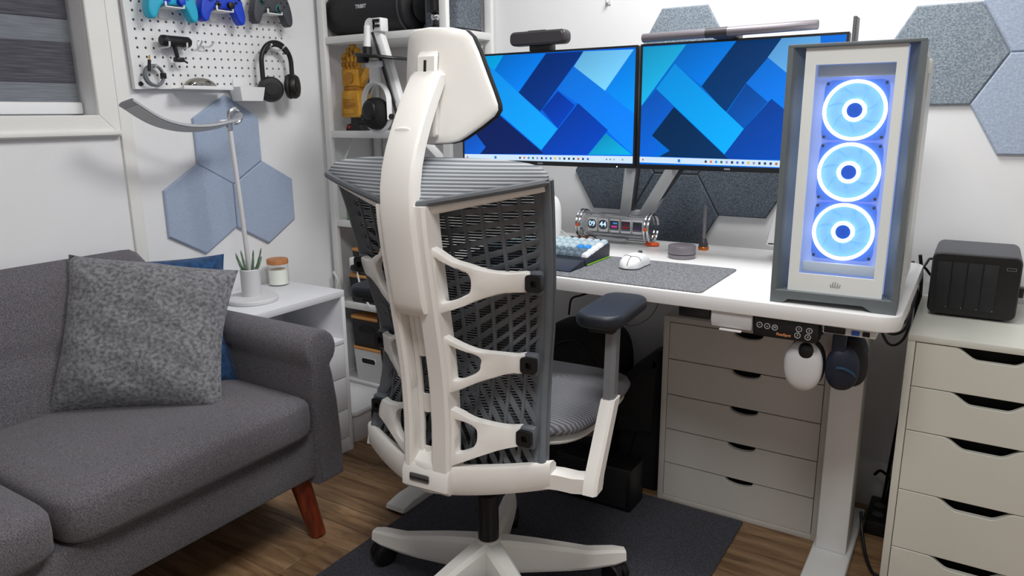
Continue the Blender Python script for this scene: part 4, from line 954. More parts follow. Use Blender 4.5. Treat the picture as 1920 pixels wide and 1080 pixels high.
# ================================================================== COMPUTER TOWER
pcx, pcy, pcz = -.372, 1.678, .80
pc = thing('computer_tower', 'white and grey computer tower with three glowing blue-white fans', 'computer', (pcx, pcy, pcz), math.radians(1.4))
PL = dict(world=False)
W_, H_, D_ = .256, .556, .352
part(pc, 'body', rb(.004, W_ - .004, .066, D_, .03, H_ - .006, .003), pc_w, **PL)
part(pc, 'pillar', prism([(0, 0), (.011, .0), (.034, .040), (.034, .066), (0, .066)], .03, H_ - .006, 'xy'), pc_g, **PL)
part(pc, 'pillar', prism([(W_, 0), (W_, .066), (W_ - .030, .066), (W_ - .030, .040), (W_ - .010, 0)], .03, H_ - .006, 'xy'), pc_g, **PL)
part(pc, 'top_frame', rb(0, W_, 0, .066, H_ - .007, H_, .001), pc_g, **PL)
part(pc, 'front_foot', prism([(0, 0), (.028, 0), (.038, .010), (W_ - .065, .012), (W_ - .045, 0), (W_, 0), (W_, .030), (0, .030)], 0, .075, 'xz', .001), pc_g, **PL)
part(pc, 'rear_foot', rb(0.01, W_ - .01, D_ - .07, D_ - .01, 0, .03, .002), pc_g, **PL)
fx0, fx1, fz0, fz1 = .0345, W_ - .0305, .030, H_ - .0075
wx0, wx1, wz0, wz1 = .056, .2065, .070, .514
part(pc, 'front_panel', frame_prism([(fx0, fz0), (fx1, fz0), (fx1, fz1), (fx0, fz1)], [(wx0, wz0), (wx1, wz0), (wx1, wz1), (wx0, wz1)], .010, .016, 'xz'), pc_w, **PL)
part(pc, 'front_glass', box(wx0 - .004, wx1 + .004, .0165, .0195, wz0 - .004, wz1 + .004), case_glass, **PL)
part(pc, 'fan_tray', box(fx0, fx1, .058, .064, fz0, fz1), tray_e, **PL)
part(pc, 'tray_strip', rb(wx0, wx1, .040, .058, wz0, wz0 + .022, .001), pc_w, **PL)
part(pc, 'tray_strip', rb(wx0, wx1, .040, .058, wz1 - .024, wz1, .001), pc_w, **PL)
for zc in (.421, .292, .163):
    xc = .134
    fn = part(pc, 'fan', frame_prism(rrect(xc, zc, .124, .124, .012, 5), circ(xc, zc, .0625, 24, 0), .040, .056, 'xz') if False else frame_prism([(xc + .062 * max(-1, min(1, 1.35 * math.cos(2 * PI * k / 32))), zc + .062 * max(-1, min(1, 1.35 * math.sin(2 * PI * k / 32)))) for k in range(32)], circ(xc, zc, .060, 32), .046, .057, 'xz'), frame_e, **PL)
    part(fn, 'light_ring', frame_prism(circ(xc, zc, .0625, 48), circ(xc, zc, .0555, 48), .040, .0455, 'xz'), ring_e, **PL)
    part(fn, 'fan_glow', lathe([(.0555, .053), (.0555, .0545)], (xc, 0, zc), 40, 'Y'), disc_e, **PL)
    for k in range(7):
        a0 = 2 * PI * k / 7; pts = []
        for j in range(7): r_ = .018 + .036 * j / 6; a = a0 + .5 * j / 6; pts.append((xc + r_ * math.cos(a), zc + r_ * math.sin(a)))
        for j in range(6, -1, -1): r_ = .018 + .036 * j / 6; a = a0 + .62 + .55 * j / 6; pts.append((xc + r_ * math.cos(a), zc + r_ * math.sin(a)))
        part(fn, 'blade', prism(pts, .0495, .0515, 'xz'), disc_e2, **PL)
    part(fn, 'hub_ring', frame_prism(circ(xc, zc, .0235, 36), circ(xc, zc, .0155, 36), .0415, .046, 'xz'), ring_e, **PL)
    part(fn, 'hub', lathe([(.0158, .043), (.0158, .052)], (xc, 0, zc), 30, 'Y'), hub_e, **PL)
    for sx in (-1, 1):
        for sz in (-1, 1):
            part(fn, 'screw', lathe([(.003, .044), (.003, .046)], (xc + sx * .056, 0, zc + sz * .055), 10, 'Y'), grey_p, **PL)
for i, hgt in enumerate((.010, .013, .008)):
    pass
lgm = G()
for x, h, dx in ((.123, .008, -.002), (.1265, .012, -.001), (.1305, .0135, .0), (.1345, .011, .0015), (.138, .008, .003)):
    lgm.add(G([(x, .0096, .044), (x + .003, .0096, .044), (x + .003 + dx, .0096, .044 + h), (x + dx + .001, .0096, .044 + h)], [(0, 1, 2, 3)]))
part(pc, 'emblem', lgm, mark_g, **PL)
sd = part(pc, 'side_panel', frame_prism([(.072, .04), (D_ - .004, .04), (D_ - .004, H_ - .03), (.072, H_ - .03)], [(.082, .06), (.135, .06), (.135, H_ - .05), (.082, H_ - .05)], W_ - .004, W_ + .004, 'yz'), pc_w, **PL)
gr = G()
for r_ in range(44):
    z = .064 + r_ * .0102; gr.add(box(W_ - .003, W_ + .001, .082, .135, z, z + .0052))
for c_ in range(1, 4): gr.add(box(W_ - .003, W_ + .001, .082 + .0133 * c_ - .001, .082 + .0133 * c_ + .001, .06, H_ - .05))
part(sd, 'grille', gr, pc_w, kind='stuff', **PL)
part(pc, 'side_handle', rb(W_ + .003, W_ + .010, .075, .12, H_ - .065, H_ - .035, .004), pc_w, **PL)

# ================================================================== THINGS ON THE DESK
single('desk_mat', prism(rrect(-.90, 1.825, .742, .31, .012), .80, .804, 'xy', .0015), mat_m, 'grey felt desk mat under keyboard and mouse', 'desk mat')
# keyboard with wrist rest
wr = thing('wrist_rest', 'dark sloped wrist rest in front of the keyboard', 'wrist rest', (-1.08, 1.755, .804))
part(wr, 'body', prism([(1.712, .804), (1.798, .804), (1.798, .822), (1.785, .824), (1.722, .810), (1.712, .807)], -1.26, -.902, 'yz', .003), kb_body)
kb = thing('keyboard', 'compact keyboard with pale, slate and blue keycaps and green underglow', 'keyboard', (-1.08, 1.88, .804))
part(kb, 'case', prism([(1.803, .806), (1.958, .806), (1.960, .845), (1.950, .848), (1.806, .824), (1.803, .820)], -1.262, -.900, 'yz', .002), kb_body)
part(kb, 'side_glow', rb(-.8998, -.8985, 1.81, 1.955, .8065, .8085, .0003), green_e)
part(kb, 'foot', rb(-1.24, -.92, 1.81, 1.95, .804, .8065, .0005), blk)
sl = math.atan2(.024, .144)
kc = {}
for r_ in range(5):
    ncol = 15; y0 = 1.812 + .0282 * r_; zb = .8255 + (y0 - 1.806) * math.tan(sl)
    x = -1.252
    for c_ in range(ncol):
        wd = .0222; right = c_ == ncol - 1
        if r_ == 4: mm = key_l
        elif right: mm = key_w
        elif r_ == 2 and c_ in (12, 13): mm = key_b
        elif r_ in (3,): mm = key_l
        else: mm = key_d if r_ < 2 else key_l
        if (mm.name) not in kc:
            secs = [[(a, b, z) for a, b in rrect(0, 0, .0205 - 2 * t, .0258 - 2 * t, .003, 2)] for z, t in ((0, 0), (.007, .0015), (.0095, .0038))]
            o = part(kb, 'keycap', loft(secs), mm, world=False); kc[mm.name] = o
        else:
            o = bpy.data.objects.new('keycap', kc[mm.name].data); COL.objects.link(o); o.parent = kb
        o.location = (x + wd / 2 + 1.08, y0 + .0135 - 1.88, zb - .804 + .0022); o.rotation_euler = (sl, 0, 0)
        x += wd + .0013
# mouse
ms = thing('mouse', 'white wireless mouse on the grey mat', 'mouse', (-.785, 1.875, .804))
MR = Matrix.Translation((-.785, 1.875, .804)) @ Matrix.Rotation(-.02, 4, 'Z')
part(ms, 'base', prism(rrect(0, 0, .060, .118, .026, 6), 0, .006, 'xy', .002).m(MR), mid_p)
def seam(pts):
    P = [Vector((x, y_, 0)) for x, y_ in pts]; P = cat(P, 5); out = []
    for p in P:
        u = p.y * 2 / .124; s_ = math.sqrt(max(.0, 1 - abs(u) ** 3.2)); hh = max(.002, .035 * s_ * (1 - .25 * max(0, u) ** 1.5) * (.97 - .10 * (u - .1) ** 2)); ww = .032 * max(.12, (1 - abs(u) ** 4) ** .5) * (1 - .08 * math.cos(u * 2.2))
        c = min(.99, abs(p.x) / ww) ** (1 / .7); out.append((p.x, p.y, .0042 + hh * math.sqrt(1 - c * c) ** .75))
    return tube(out, .0009, 6)
mb_ = part(ms, 'shell', mouse_shell((0, 0, .004), .124, .064, .035).m(MR), wht, ang=70)
part(mb_, 'button_seam', seam([(.004, -.0600), (.004, -.050), (.004, -.034)]).m(MR) + seam([(-.029, -.020), (-.014, -.026), (.004, -.034), (.016, -.028), (.028, -.022)]).m(MR), grey_p)
part(ms, 'scroll_wheel', lathe([(.009, -.0035), (.009, .0035)], (0, .034, .031), 18, 'X').m(MR), grey_p)
# retro tube clock
ck = thing('tube_clock', 'clear tube clock with five small displays on orange feet', 'clock', (-1.0, 2.226, .80))
cy_, cz_ = 2.226, .856
part(ck, 'tube', lathe([(.040, -1.105), (.040, -.895)], (0, cy_, cz_), 36, 'X'), acryl)
for x in (-1.122, -.880):
    for dx in (-.006, .006):
        part(ck, 'end_ring', ring((x + dx, cy_, cz_), .046, .0042, 'X', 28, 8, PI * .18 if x < -1 else PI * .05, PI * 1.75 if x < -1 else PI * 1.9), chrome)
    part(ck, 'end_cap', lathe([(.034, -.003), (.034, .003)], (x + (.012 if x < -1 else -.012), cy_, cz_), 28, 'X'), acryl)
    part(ck, 'orange_pin', lathe([(.0055, 0), (.0055, .02)], (x, cy_ - .052, cz_ + .002), 12, 'Y'), orange)
for z, yy in ((.893, cy_ - .012), (.818, cy_ - .022)):
    part(ck, 'rail', rb(-1.055, -.952, yy - .010, yy + .010, z - .005, z + .005, .002), alu)
    part(ck, 'rod', tube([(-1.12, yy + .012, z), (-.882, yy + .012, z)], .004, 10), chrome)
part(ck, 'deck', rb(-1.10, -.90, cy_ - .026, cy_ + .02, .826, .832, .001), alu)
part(ck, 'rear_panel', rb(-1.098, -.902, cy_ + .012, cy_ + .018, .832, .884, .001), wht_m)
for i in range(5):
    x = -1.080 + .0405 * i
    ds = part(ck, 'display', rb(x - .0165, x + .0165, cy_ - .022, cy_ - .014, .836, .880, .002), wht_m)
    part(ds, 'display_face', prism(rrect(x, .860, .031, .031, .012 if i < 2 else .002, 4), cy_ - .0226, cy_ - .0218, 'xz'), navy)
    Mx = axes((x, cy_ - .0232, .861), (1, 0, 0), (0, 0, 1))
    if i < 2: text(ds, ('09', '44')[i], .024, Mx, emission('digit_light%d' % i, (.55, .75, 1, 1), 1.3), 'digits', .0004)
    elif i == 2:
        part(ds, 'status_block', box(x - .010, x + .010, cy_ - .0231, cy_ - .0225, .853, .859), emission('magenta_light', rgb(200, 60, 160), .9))
        part(ds, 'status_block', box(x - .004, x + .011, cy_ - .0231, cy_ - .0225, .865, .870), emission('sky_light', rgb(60, 150, 220), .9))
    elif i == 3:
        part(ds, 'status_block', box(x - .011, x + .011, cy_ - .0231, cy_ - .0225, .853, .858), emission('red_light', rgb(150, 24, 40), .8))
        part(ds, 'status_block', box(x - .005, x + .005, cy_ - .0231, cy_ - .0225, .864, .870), emission('red_light2', rgb(110, 20, 36), .8))
    else:
        for k in range(5): part(ds, 'bar_graph', box(x - .010 + .004 * k, x - .0075 + .004 * k, cy_ - .0231, cy_ - .0225, .850, .856 + .002 * (k % 3)), emission('bar_light%d' % k, rgb(130, 24, 60) if k % 2 else rgb(30, 50, 120), .8))
for x in (-1.125, -.872):
    f_ = part(ck, 'foot', sup((x, cy_ - .004, .806), (.024, .016, .006), .8, .8, 8, 20), orange)
    part(f_, 'stalk', tube([(x, cy_, .808), (x + (.006 if x > -1 else -.002), cy_ + .004, .828), (x + (.004 if x > -1 else 0), cy_ - .01, .84)], .004, 8, 4), chrome)
# puck speaker
pk = thing('puck_speaker', 'round dark puck smart speaker on the desk', 'speaker', (-.722, 2.078, .80))
part(pk, 'body', lathe([(.036, .80), (.0385, .802), (.040, .812), (.0408, .834), (.039, .838)], (-.722, 2.078, 0), 40), gun)
part(pk, 'seam', lathe([(.0407, .8125), (.0409, .8145)], (-.722, 2.078, 0), 40), blk)
part(pk, 'top_disc', lathe([(.0388, .8372), (.037, .8362), (.012, .8362)], (-.722, 2.078, 0), 40), blk)
# metal stylus stand
sv = thing('stylus_stand', 'slim gunmetal rod in a cone base with copper ring', 'stylus', (-.708, 2.236, .80))
part(sv, 'copper_foot', lathe([(.015, .80), (.0165, .802), (.0165, .809), (.015, .811)], (-.708, 2.236, 0), 28), copper)
part(sv, 'cone', lathe([(.0145, .811), (.014, .818), (.009, .834), (.0055, .837)], (-.708, 2.236, 0), 28), gun_d)
part(sv, 'rod', tube([(-.708, 2.236, .836), (-.708, 2.236, .938)], .0052, 12), gun)
# white rounded device at left, white device behind the tower
we = thing('desk_speaker', 'white rounded desk speaker half hidden behind the chair back', 'speaker', (-1.165, 2.03, .80))
part(we, 'shell', sup((-1.160, 2.03, .890), (.048, .05, .080), .6, .8, 16, 28), wht)
part(we, 'foot', lathe([(.032, .80), (.034, .803), (.030, .815), (.014, .822)], (-1.160, 2.03, 0), 24), wht_m)
wp = thing('white_console', 'white slanted upright device behind the computer tower', 'router', (-.46, 2.22, .80))
part(wp, 'shell', prism([(-.505, .842), (-.42, .826), (-.40, .98), (-.478, .985)], 2.17, 2.25, 'xz', .006, 2), wht)
part(wp, 'stand', prism([(-.49, .80), (-.40, .80), (-.41, .832), (-.475, .842)], 2.18, 2.24, 'xz', .002), wht_m)
part(wp, 'vent_line', rb(-.497, -.470, 2.1685, 2.1702, .846, .849, .0003), blk)
dg_ = thing('usb_dongle', 'black USB dongle with short cord behind the keyboard', 'dongle', (-1.13, 2.18, .80))
part(dg_, 'body', rb(-1.155, -1.118, 2.168, 2.19, .80, .816, .003), blk)
part(dg_, 'cord', tube([(-1.118, 2.18, .808), (-1.10, 2.185, .815), (-1.08, 2.20, .82), (-1.06, 2.215, .806), (-1.05, 2.23, .8035)], .0025, 6, 5), cable_b)
single('white_usb_cord', tube([(-1.135, 2.07, .86), (-1.12, 2.10, .835), (-1.115, 2.13, .812), (-1.13, 2.16, .8025)], .0018, 6, 5), cable_w, 'thin white cord from the white desk speaker to the dongle', 'cord')

# ================================================================== STORAGE SERVER
ns = thing('storage_server', 'black four-bay storage server on the white drawer cabinet', 'server', (.018, 2.25, .702))
NX0, NX1, NY0, NZ0, NZ1 = -.079, .114, 2.14, .707, .868
part(ns, 'body', prism(rrect((NX0 + NX1) / 2, (NZ0 + NZ1) / 2, NX1 - NX0, NZ1 - NZ0, .018, 5), NY0, 2.36, 'xz', .004), grey_p)
part(ns, 'front_frame', prism(rrect((NX0 + NX1) / 2, (NZ0 + NZ1) / 2, NX1 - NX0 - .004, NZ1 - NZ0 - .004, .016, 5), NY0 - .006, NY0 + .002, 'xz', .002), blk)
for i in range(4):
    x0 = NX0 + .014 + .0335 * i
    b_ = part(ns, 'drive_bay', rb(x0, x0 + .031, NY0 - .009, NY0 - .004, NZ0 + .018, NZ1 - .022, .001), blk_soft)
    part(b_, 'drive_light', sup((x0 + .028, NY0 - .0092, NZ0 + .022), (.0009, .0006, .0009), 1, 1, 5, 6), txt_l)
part(ns, 'badge', frame_prism(rrect(NX1 - .022, NZ1 - .030, .020, .007, .001, 1), rrect(NX1 - .022, NZ1 - .030, .0185, .0058, .001, 1), NY0 - .0070, NY0 - .0055, 'xz'), mid_p)
for x in (NX0 + .03, NX1 - .03):
    for y in (2.17, 2.33): part(ns, 'foot', lathe([(.010, .702), (.010, .7085)], (x, y, 0), 14), blk)
part(ns, 'side_port', rb(NX1 - .001, NX1 + .012, 2.18, 2.21, .76, .785, .002), blk)

# ================================================================== HEADPHONES UNDER THE DESK
def under_phones(label, x, y, z, cm_, cup_m, shell_lab, flip):
    t = thing('headphones', label, 'headphones', (x, y, z - .06))
    return t
h_ = under_phones('white over-ear headphones with black mount hanging under the desk', -.292, 1.72, .65, wht, wht, '', 0)
part(h_, 'headband', tube([(-.290, 1.742, .700), (-.288, 1.745, .722), (-.287, 1.765, .738), (-.286, 1.80, .742), (-.285, 1.835, .738), (-.284, 1.855, .72), (-.284, 1.858, .68)], .009, 10, 4), blk)
cp = part(h_, 'ear_cup', sup((-.2945, 1.712, .650), (.0425, .020, .060), .9, .85, 18, 32), wht_m)
part(cp, 'pivot_cover', sup((-.289, 1.699, .690), (.0165, .010, .019), .9, .9, 10, 20), blk)
part(cp, 'ear_pad', sup((-.292, 1.735, .652), (.042, .014, .059), .8, .85, 14, 28), blk_soft)
part(h_, 'ear_cup', sup((-.286, 1.865, .65), (.042, .02, .058), .9, .85, 16, 28), wht_m)
h2_ = under_phones('navy blue over-ear headphones hanging under the desk corner', -.212, 1.72, .65, navy, navy, '', 0)
part(h2_, 'headband', rb(-.238, -.208, 1.708, 1.722, .672, .738, .006) + rb(-.238, -.208, 1.708, 1.84, .728, .742, .005), navy)
part(h2_, 'yoke', rb(-.230, -.217, 1.706, 1.716, .655, .69, .003), teal_d)
cp = part(h2_, 'ear_cup', sup((-.213, 1.722, .655), (.036, .020, .052), .9, .85, 18, 32).r(.25, 'Z', (-.213, 1.722, .655)), navy)
part(cp, 'ear_pad', sup((-.203, 1.748, .660), (.040, .018, .054), .8, .85, 14, 28), blk_soft)
part(cp, 'crescent', tube([(-.222, 1.7005, .660), (-.208, 1.701, .661), (-.192, 1.708, .652), (-.186, 1.714, .642)], .004, 8, 4), teal_d)
part(h2_, 'ear_cup', sup((-.21, 1.835, .66), (.036, .02, .05), .9, .85, 16, 28), navy)
hk = thing('headphone_hanger', 'black headphone hanger screwed under the desktop', 'hanger', (-.25, 1.78, .742))
part(hk, 'bar', rb(-.30, -.20, 1.765, 1.80, .743, .7645, .003), blk)

# ================================================================== UNDER THE DESK
bg = thing('backpack', 'black backpack standing under the desk behind the chair', 'backpack', (-1.09, 2.2, 0))
part(bg, 'main_body', sup((-1.09, 2.20, .26), (.155, .12, .26), .45, .55, 18, 36), blk_fab)
part(bg, 'front_pocket', sup((-1.08, 2.09, .17), (.125, .05, .15), .4, .5, 14, 28), blk_fab)
part(bg, 'zip', tube([(-1.20, 2.078, .30), (-1.19, 2.085, .42), (-1.09, 2.09, .48), (-.99, 2.085, .42), (-.98, 2.078, .30)], .004, 6, 5), blk)
part(bg, 'top_handle', tube([(-1.12, 2.2, .51), (-1.115, 2.2, .545), (-1.065, 2.2, .545), (-1.06, 2.2, .51)], .009, 8, 4), blk_fab)
bg2 = thing('fabric_bag', 'black soft bag slumped against the drawer unit', 'bag', (-.86, 2.22, 0))
part(bg2, 'body', prism([(-.925, .0), (-.785, 0), (-.778, .25), (-.776, .47), (-.79, .485), (-.815, .475), (-.85, .435), (-.875, .425), (-.905, .385), (-.928, .37), (-.935, .30), (-.932, .12)], 2.10, 2.36, 'xz', .03, 3), blk_fab, ang=60)
part(bg2, 'flap', prism([(-.925, .20), (-.80, .22), (-.79, .44), (-.85, .41), (-.91, .35)], 2.075, 2.12, 'xz', .012, 2), blk_fab, ang=60)
part(bg2, 'strap', tube([(-.90, 2.08, .38), (-.93, 2.06, .28), (-.94, 2.06, .15), (-.92, 2.06, .03)], .008, 8, 5, flat=2), blk_fab)
cb = thing('subwoofer_box', 'black box on the rug under the desk behind the chair base', 'box', (-.93, 1.98, .007))
part(cb, 'body', rb(-1.06, -.80, 1.93, 2.035, .0072, .15, .006), blk)
part(cb, 'front_grille', rb(-1.045, -.815, 1.926, 1.934, .02, .138, .003), blk_fab)
# ================================================================== CABLES
def cord(label, pts, r=.0035, m=None, cat_='cable', name='cable', n=6):
    return single(name, tube(pts, r, 7, n), m or cable_b, label, cat_)
cord('black cable arching under the desk beside the chair back', [(-1.02, 2.16, .762), (-1.0, 2.14, .70), (-1.02, 2.10, .66), (-1.06, 2.09, .64), (-1.10, 2.10, .62), (-1.12, 2.12, .56)])
cord('black cable hanging in a loop under the desk by the drawer unit', [(-.78, 2.28, .762), (-.80, 2.24, .70), (-.86, 2.2, .655), (-.93, 2.2, .66), (-.97, 2.22, .70), (-1.0, 2.25, .76)])
cord('thin grey cable hanging behind the armrest under the desk', [(-.84, 2.3, .76), (-.85, 2.28, .66), (-.88, 2.27, .56), (-.95, 2.26, .51), (-1.02, 2.26, .53)], .002, cable_g)
cord('black cable from the desk to the storage server', [(-.12, 2.30, .762), (-.10, 2.33, .80), (-.09, 2.36, .81), (-.05, 2.375, .80), (-.02, 2.372, .79)], .0035)
cord('black cable fanning out behind the storage server', [(-.13, 2.31, .79), (-.105, 2.33, .79), (-.085, 2.345, .765), (-.06, 2.375, .74), (-.02, 2.378, .735)], .0035)
for i, (lab, dz) in enumerate((('upper black cable sagging between desk and cabinet', .0), ('middle black cable sagging between desk and cabinet', -.022), ('lowest black cable sagging between desk and cabinet', -.05))):
    cord(lab, [(-.178, 1.93 + .008 * i, .755), (-.176, 1.93 + .008 * i, .728), (-.145, 1.935 + .008 * i, .713 + dz), (-.118, 1.95 + .008 * i, .716 + dz), (-.107 , 2.0 + .008 * i, .728 + dz * .6), (-.108 - .003 * i, 2.2, .74)], .0033)
cord('thick black cable dropping behind the desk edge', [(-.135, 2.345, .80), (-.125, 2.352, .76), (-.115, 2.357, .70), (-.112, 2.36, .6), (-.118, 2.36, .4), (-.13, 2.36, .2), (-.14, 2.35, .03), (-.15, 2.33, .006)], .005)
cord('second thick black cable dropping behind the desk edge', [(-.118, 2.348, .82), (-.112, 2.356, .78), (-.107, 2.362, .72), (-.106, 2.366, .6), (-.11, 2.37, .4), (-.118, 2.372, .2), (-.13, 2.365, .03), (-.14, 2.34, .012)], .005)
cord('black cable looping on the floor beside the desk leg', [(-.17, 2.36, .12), (-.15, 2.33, .15), (-.115, 2.28, .14), (-.112, 2.24, .08), (-.125, 2.22, .02), (-.16, 2.24, .006), (-.175, 2.30, .006)], .0045)
cord('black power cable crossing the floor by the desk foot', [(-.178, 2.14, .10), (-.17, 2.12, .06), (-.15, 2.06, .02), (-.125, 2.0, .006), (-.106, 1.985, .005)], .0045)
psu = thing('power_strip', 'black power strip lying on the floor behind the desk leg', 'power strip', (-.17, 2.30, 0))
part(psu, 'body', rb(-.172, -.112, 2.20, 2.37, 0, .045, .005), blk)
part(psu, 'socket', lathe([(.016, .0445), (.016, .047)], (-.142, 2.25, 0), 16), grey_p)
part(psu, 'socket', lathe([(.016, .0445), (.016, .047)], (-.142, 2.31, 0), 16), grey_p)

# ================================================================== OFFICE CHAIR
ch = thing('office_chair', 'white and grey ergonomic office chair with headrest, seen from behind', 'chair', (-.997, 1.431, .007), math.radians(5))
CL = dict(world=False)
dz_ = -.007
TZ = [.40, .42, .5, .55, .6, .65, .7, .75, .8, .85, .9, .95, 1.0, 1.05, 1.1, 1.14]
TW = [.240, .238, .229, .223, .219, .219, .221, .228, .234, .240, .245, .249, .253, .257, .264, .270]
TE = [-.160, -.157, -.133, -.117, -.103, -.097, -.095, -.102, -.113, -.125, -.136, -.148, -.160, -.173, -.195, -.205]
SZ = [.38, .42, .5, .55, .6, .65, .7, .75, .8, .85, .9, .95, 1.0, 1.05, 1.1, 1.15, 1.2, 1.25, 1.31]
SYs = [-.270, -.269, -.266, -.263, -.265, -.267, -.273, -.281, -.290, -.2985, -.307, -.316, -.323, -.327, -.322, -.304, -.276, -.244, -.206]
def itp(T, V, z):
    if z <= T[0]: return V[0]
    for i in range(len(T) - 1):
        if z <= T[i + 1]: return V[i] + (V[i + 1] - V[i]) * (z - T[i]) / (T[i + 1] - T[i])
    return V[-1]
cw = lambda z: itp(TZ, TW, z)
ce = lambda z: itp(TZ, TE, z)
cs = lambda z: itp(SZ, SYs, z)
ym = lambda x, z: ce(z) - .055 * (1 - min(1, (x / cw(z)) ** 2))
C0 = lambda g: g.t(0, 0, dz_)
# base
bx_, by_ = .0444, -.066
for k in range(5):
    a = math.radians(36.4 + 72 * k); d = Vector((math.cos(a), math.sin(a), 0)); n = Vector((-d.y, d.x, 0))
    secs = []
    for r_, zt, zb, hw in ((.012, .178, .095, .034), (.05, .172, .085, .031), (.12, .156, .078, .028), (.21, .132, .070, .026), (.26, .118, .068, .025), (.33, .112, .070, .022), (.360, .105, .076, .017)):
        c = Vector((bx_, by_, 0)) + d * r_
        secs.append([tuple(c + n * (hw * u) + Vector((0, 0, zb + (zt - zb) * v))) for u, v in ((-.8, 0), (-1, .18), (-.82, .86), (-.5, 1), (.5, 1), (.82, .86), (1, .18), (.8, 0))])
    lg = part(ch, 'base_leg', C0(loft(secs)), chair_w, ang=30, **CL)
    cpos = Vector((bx_, by_, 0)) + d * .335
    cs_ = part(ch, 'caster', C0(G().add(*[lathe([(.012, -.010), (.028, -.010), (.0315, -.006), (.0315, .007), (.026, .010), (.010, .010)], (0, 0, 0), 22, 'X').t(s * .014, 0, 0).r(a + .6 + k).t(cpos.x, cpos.y, .0386) for s in (-1, 1)])), blk, **CL)
    part(cs_, 'caster_hood', C0(sup((cpos.x, cpos.y, .050), (.024, .024, .022), .9, .9, 10, 16) + tube([(cpos.x, cpos.y, .05), (cpos.x, cpos.y, .088)], .006, 8)), blk, **CL)
part(ch, 'base_hub', C0(lathe([(.034, .09), (.036, .10), (.036, .165), (.032, .176), (.024, .18)], (bx_, by_, 0), 28)), chair_w, **CL)
part(ch, 'gas_column', C0(lathe([(.026, .165), (.0265, .17), (.0265, .30), (.021, .305), (.021, .36), (.014, .362), (.014, .42)], (bx_, by_, 0), 28)), blk, **CL)
part(ch, 'tilt_mechanism', C0(rb(-.07, .11, -.17, .10, .395, .475, .012, 3)), blk, **CL)
lv = part(ch, 'lever', C0(tube([(.10, .05, .42), (.24, .10, .43), (.272, .12, .432)], .007, 10) + tube([(.272, .12, .434), (.262, .105, .375)], .009, 10)), gun_d, **CL)
part(lv, 'lever_knob', C0(sup((.282, .13, .44), (.012, .016, .010), .8, .8, 8, 14)), gun_d, **CL)
# seat
def seat_section(zc, hz, k, y0=.075, a=.288, b=.285):
    return None
def slab(z0, z1, a, b, cy, r, dip=0, e=.62):
    secs = []
    def s(x, e_): return math.copysign(abs(x) ** e_, x)
    N = 48
    prof = [(z0, a * .55, b * .55), (z0, a - r, b - r), (z0 + (z1 - z0) * .25, a - r * .25, b - r * .25), (z0 + (z1 - z0) * .55, a, b), (z0 + (z1 - z0) * .85, a - r * .3, b - r * .3), (z1, a - r, b - r), (z1 + dip * .6, a * .7, b * .7), (z1 + dip, a * .3, b * .3)]
    for z, aa, bb in prof:
        secs.append([(aa * s(math.cos(2 * PI * j / N), e), cy + bb * s(math.sin(2 * PI * j / N), e), z - (.018 * max(0, s(math.sin(2 * PI * j / N), e)) ** 3)) for j in range(N)])
    return loft(secs)
se = part(ch, 'seat', C0(slab(.497, .538, .308, .252, .118, .022, .004, .5)), seat_m, ang=60, **CL)
part(ch, 'seat_shell', C0(slab(.470, .500, .294, .238, .118, .03, 0, .5)), chair_w, ang=60, **CL)
# woven back and its lattice
nz, nx = 30, 24; v = []; f = []
for i in range(nz + 1):
    z = .43 + (1.095 - .43) * i / nz
    for j in range(nx + 1):
        x = cw(z) * (-1 + 2 * j / nx); v.append((x, ym(x, z) + .006, z))
for i in range(nz):
    for j in range(nx):
        a = i * (nx + 1) + j; f.append((a, a + 1, a + nx + 2, a + nx + 1))
part(ch, 'back_mesh', C0(G(v, f)), back_m, ang=80, **CL)
def strip(pts, wd, yf, th, cham=.25):
    """ribbon following (x,z) points on the surface y = yf(x,z)"""
    n = len(pts); secs = []
    for i, (x, z) in enumerate(pts):
        p0 = pts[max(0, i - 1)]; p1 = pts[min(n - 1, i + 1)]; d = Vector((p1[0] - p0[0], p1[1] - p0[1]))
        if d.length < 1e-9: d = Vector((1, 0))
        d.normalize(); q = Vector((-d.y, d.x)); w_ = wd if not callable(wd) else wd(i / (n - 1)); s = []
        for u, t in ((-.5, 1), (-.5, cham), (-.5 + cham * .4, 0), (.5 - cham * .4, 0), (.5, cham), (.5, 1)):
            xx = x + q.x * w_ * u; zz_ = z + q.y * w_ * u; s.append((xx, yf(xx, zz_) + th * t, zz_))
        secs.append(s)
    return loft(secs)
vt = lambda x: 1.02 + .30 * abs(x)
def inside(x, z): return abs(x) < cw(z) - .004 and z > .446 and z < vt(x)
def lat_lines(fn, lo, hi, n=60):
    runs = []; cur = []
    for i in range(n + 1):
        p = fn(lo + (hi - lo) * i / n)
        if inside(*p): cur.append(p)
        else:
            if len(cur) > 2: runs.append(cur)
            cur = []
    if len(cur) > 2: runs.append(cur)
    return runs
lt = G(); yl = lambda x, z: ym(x, z) - .006
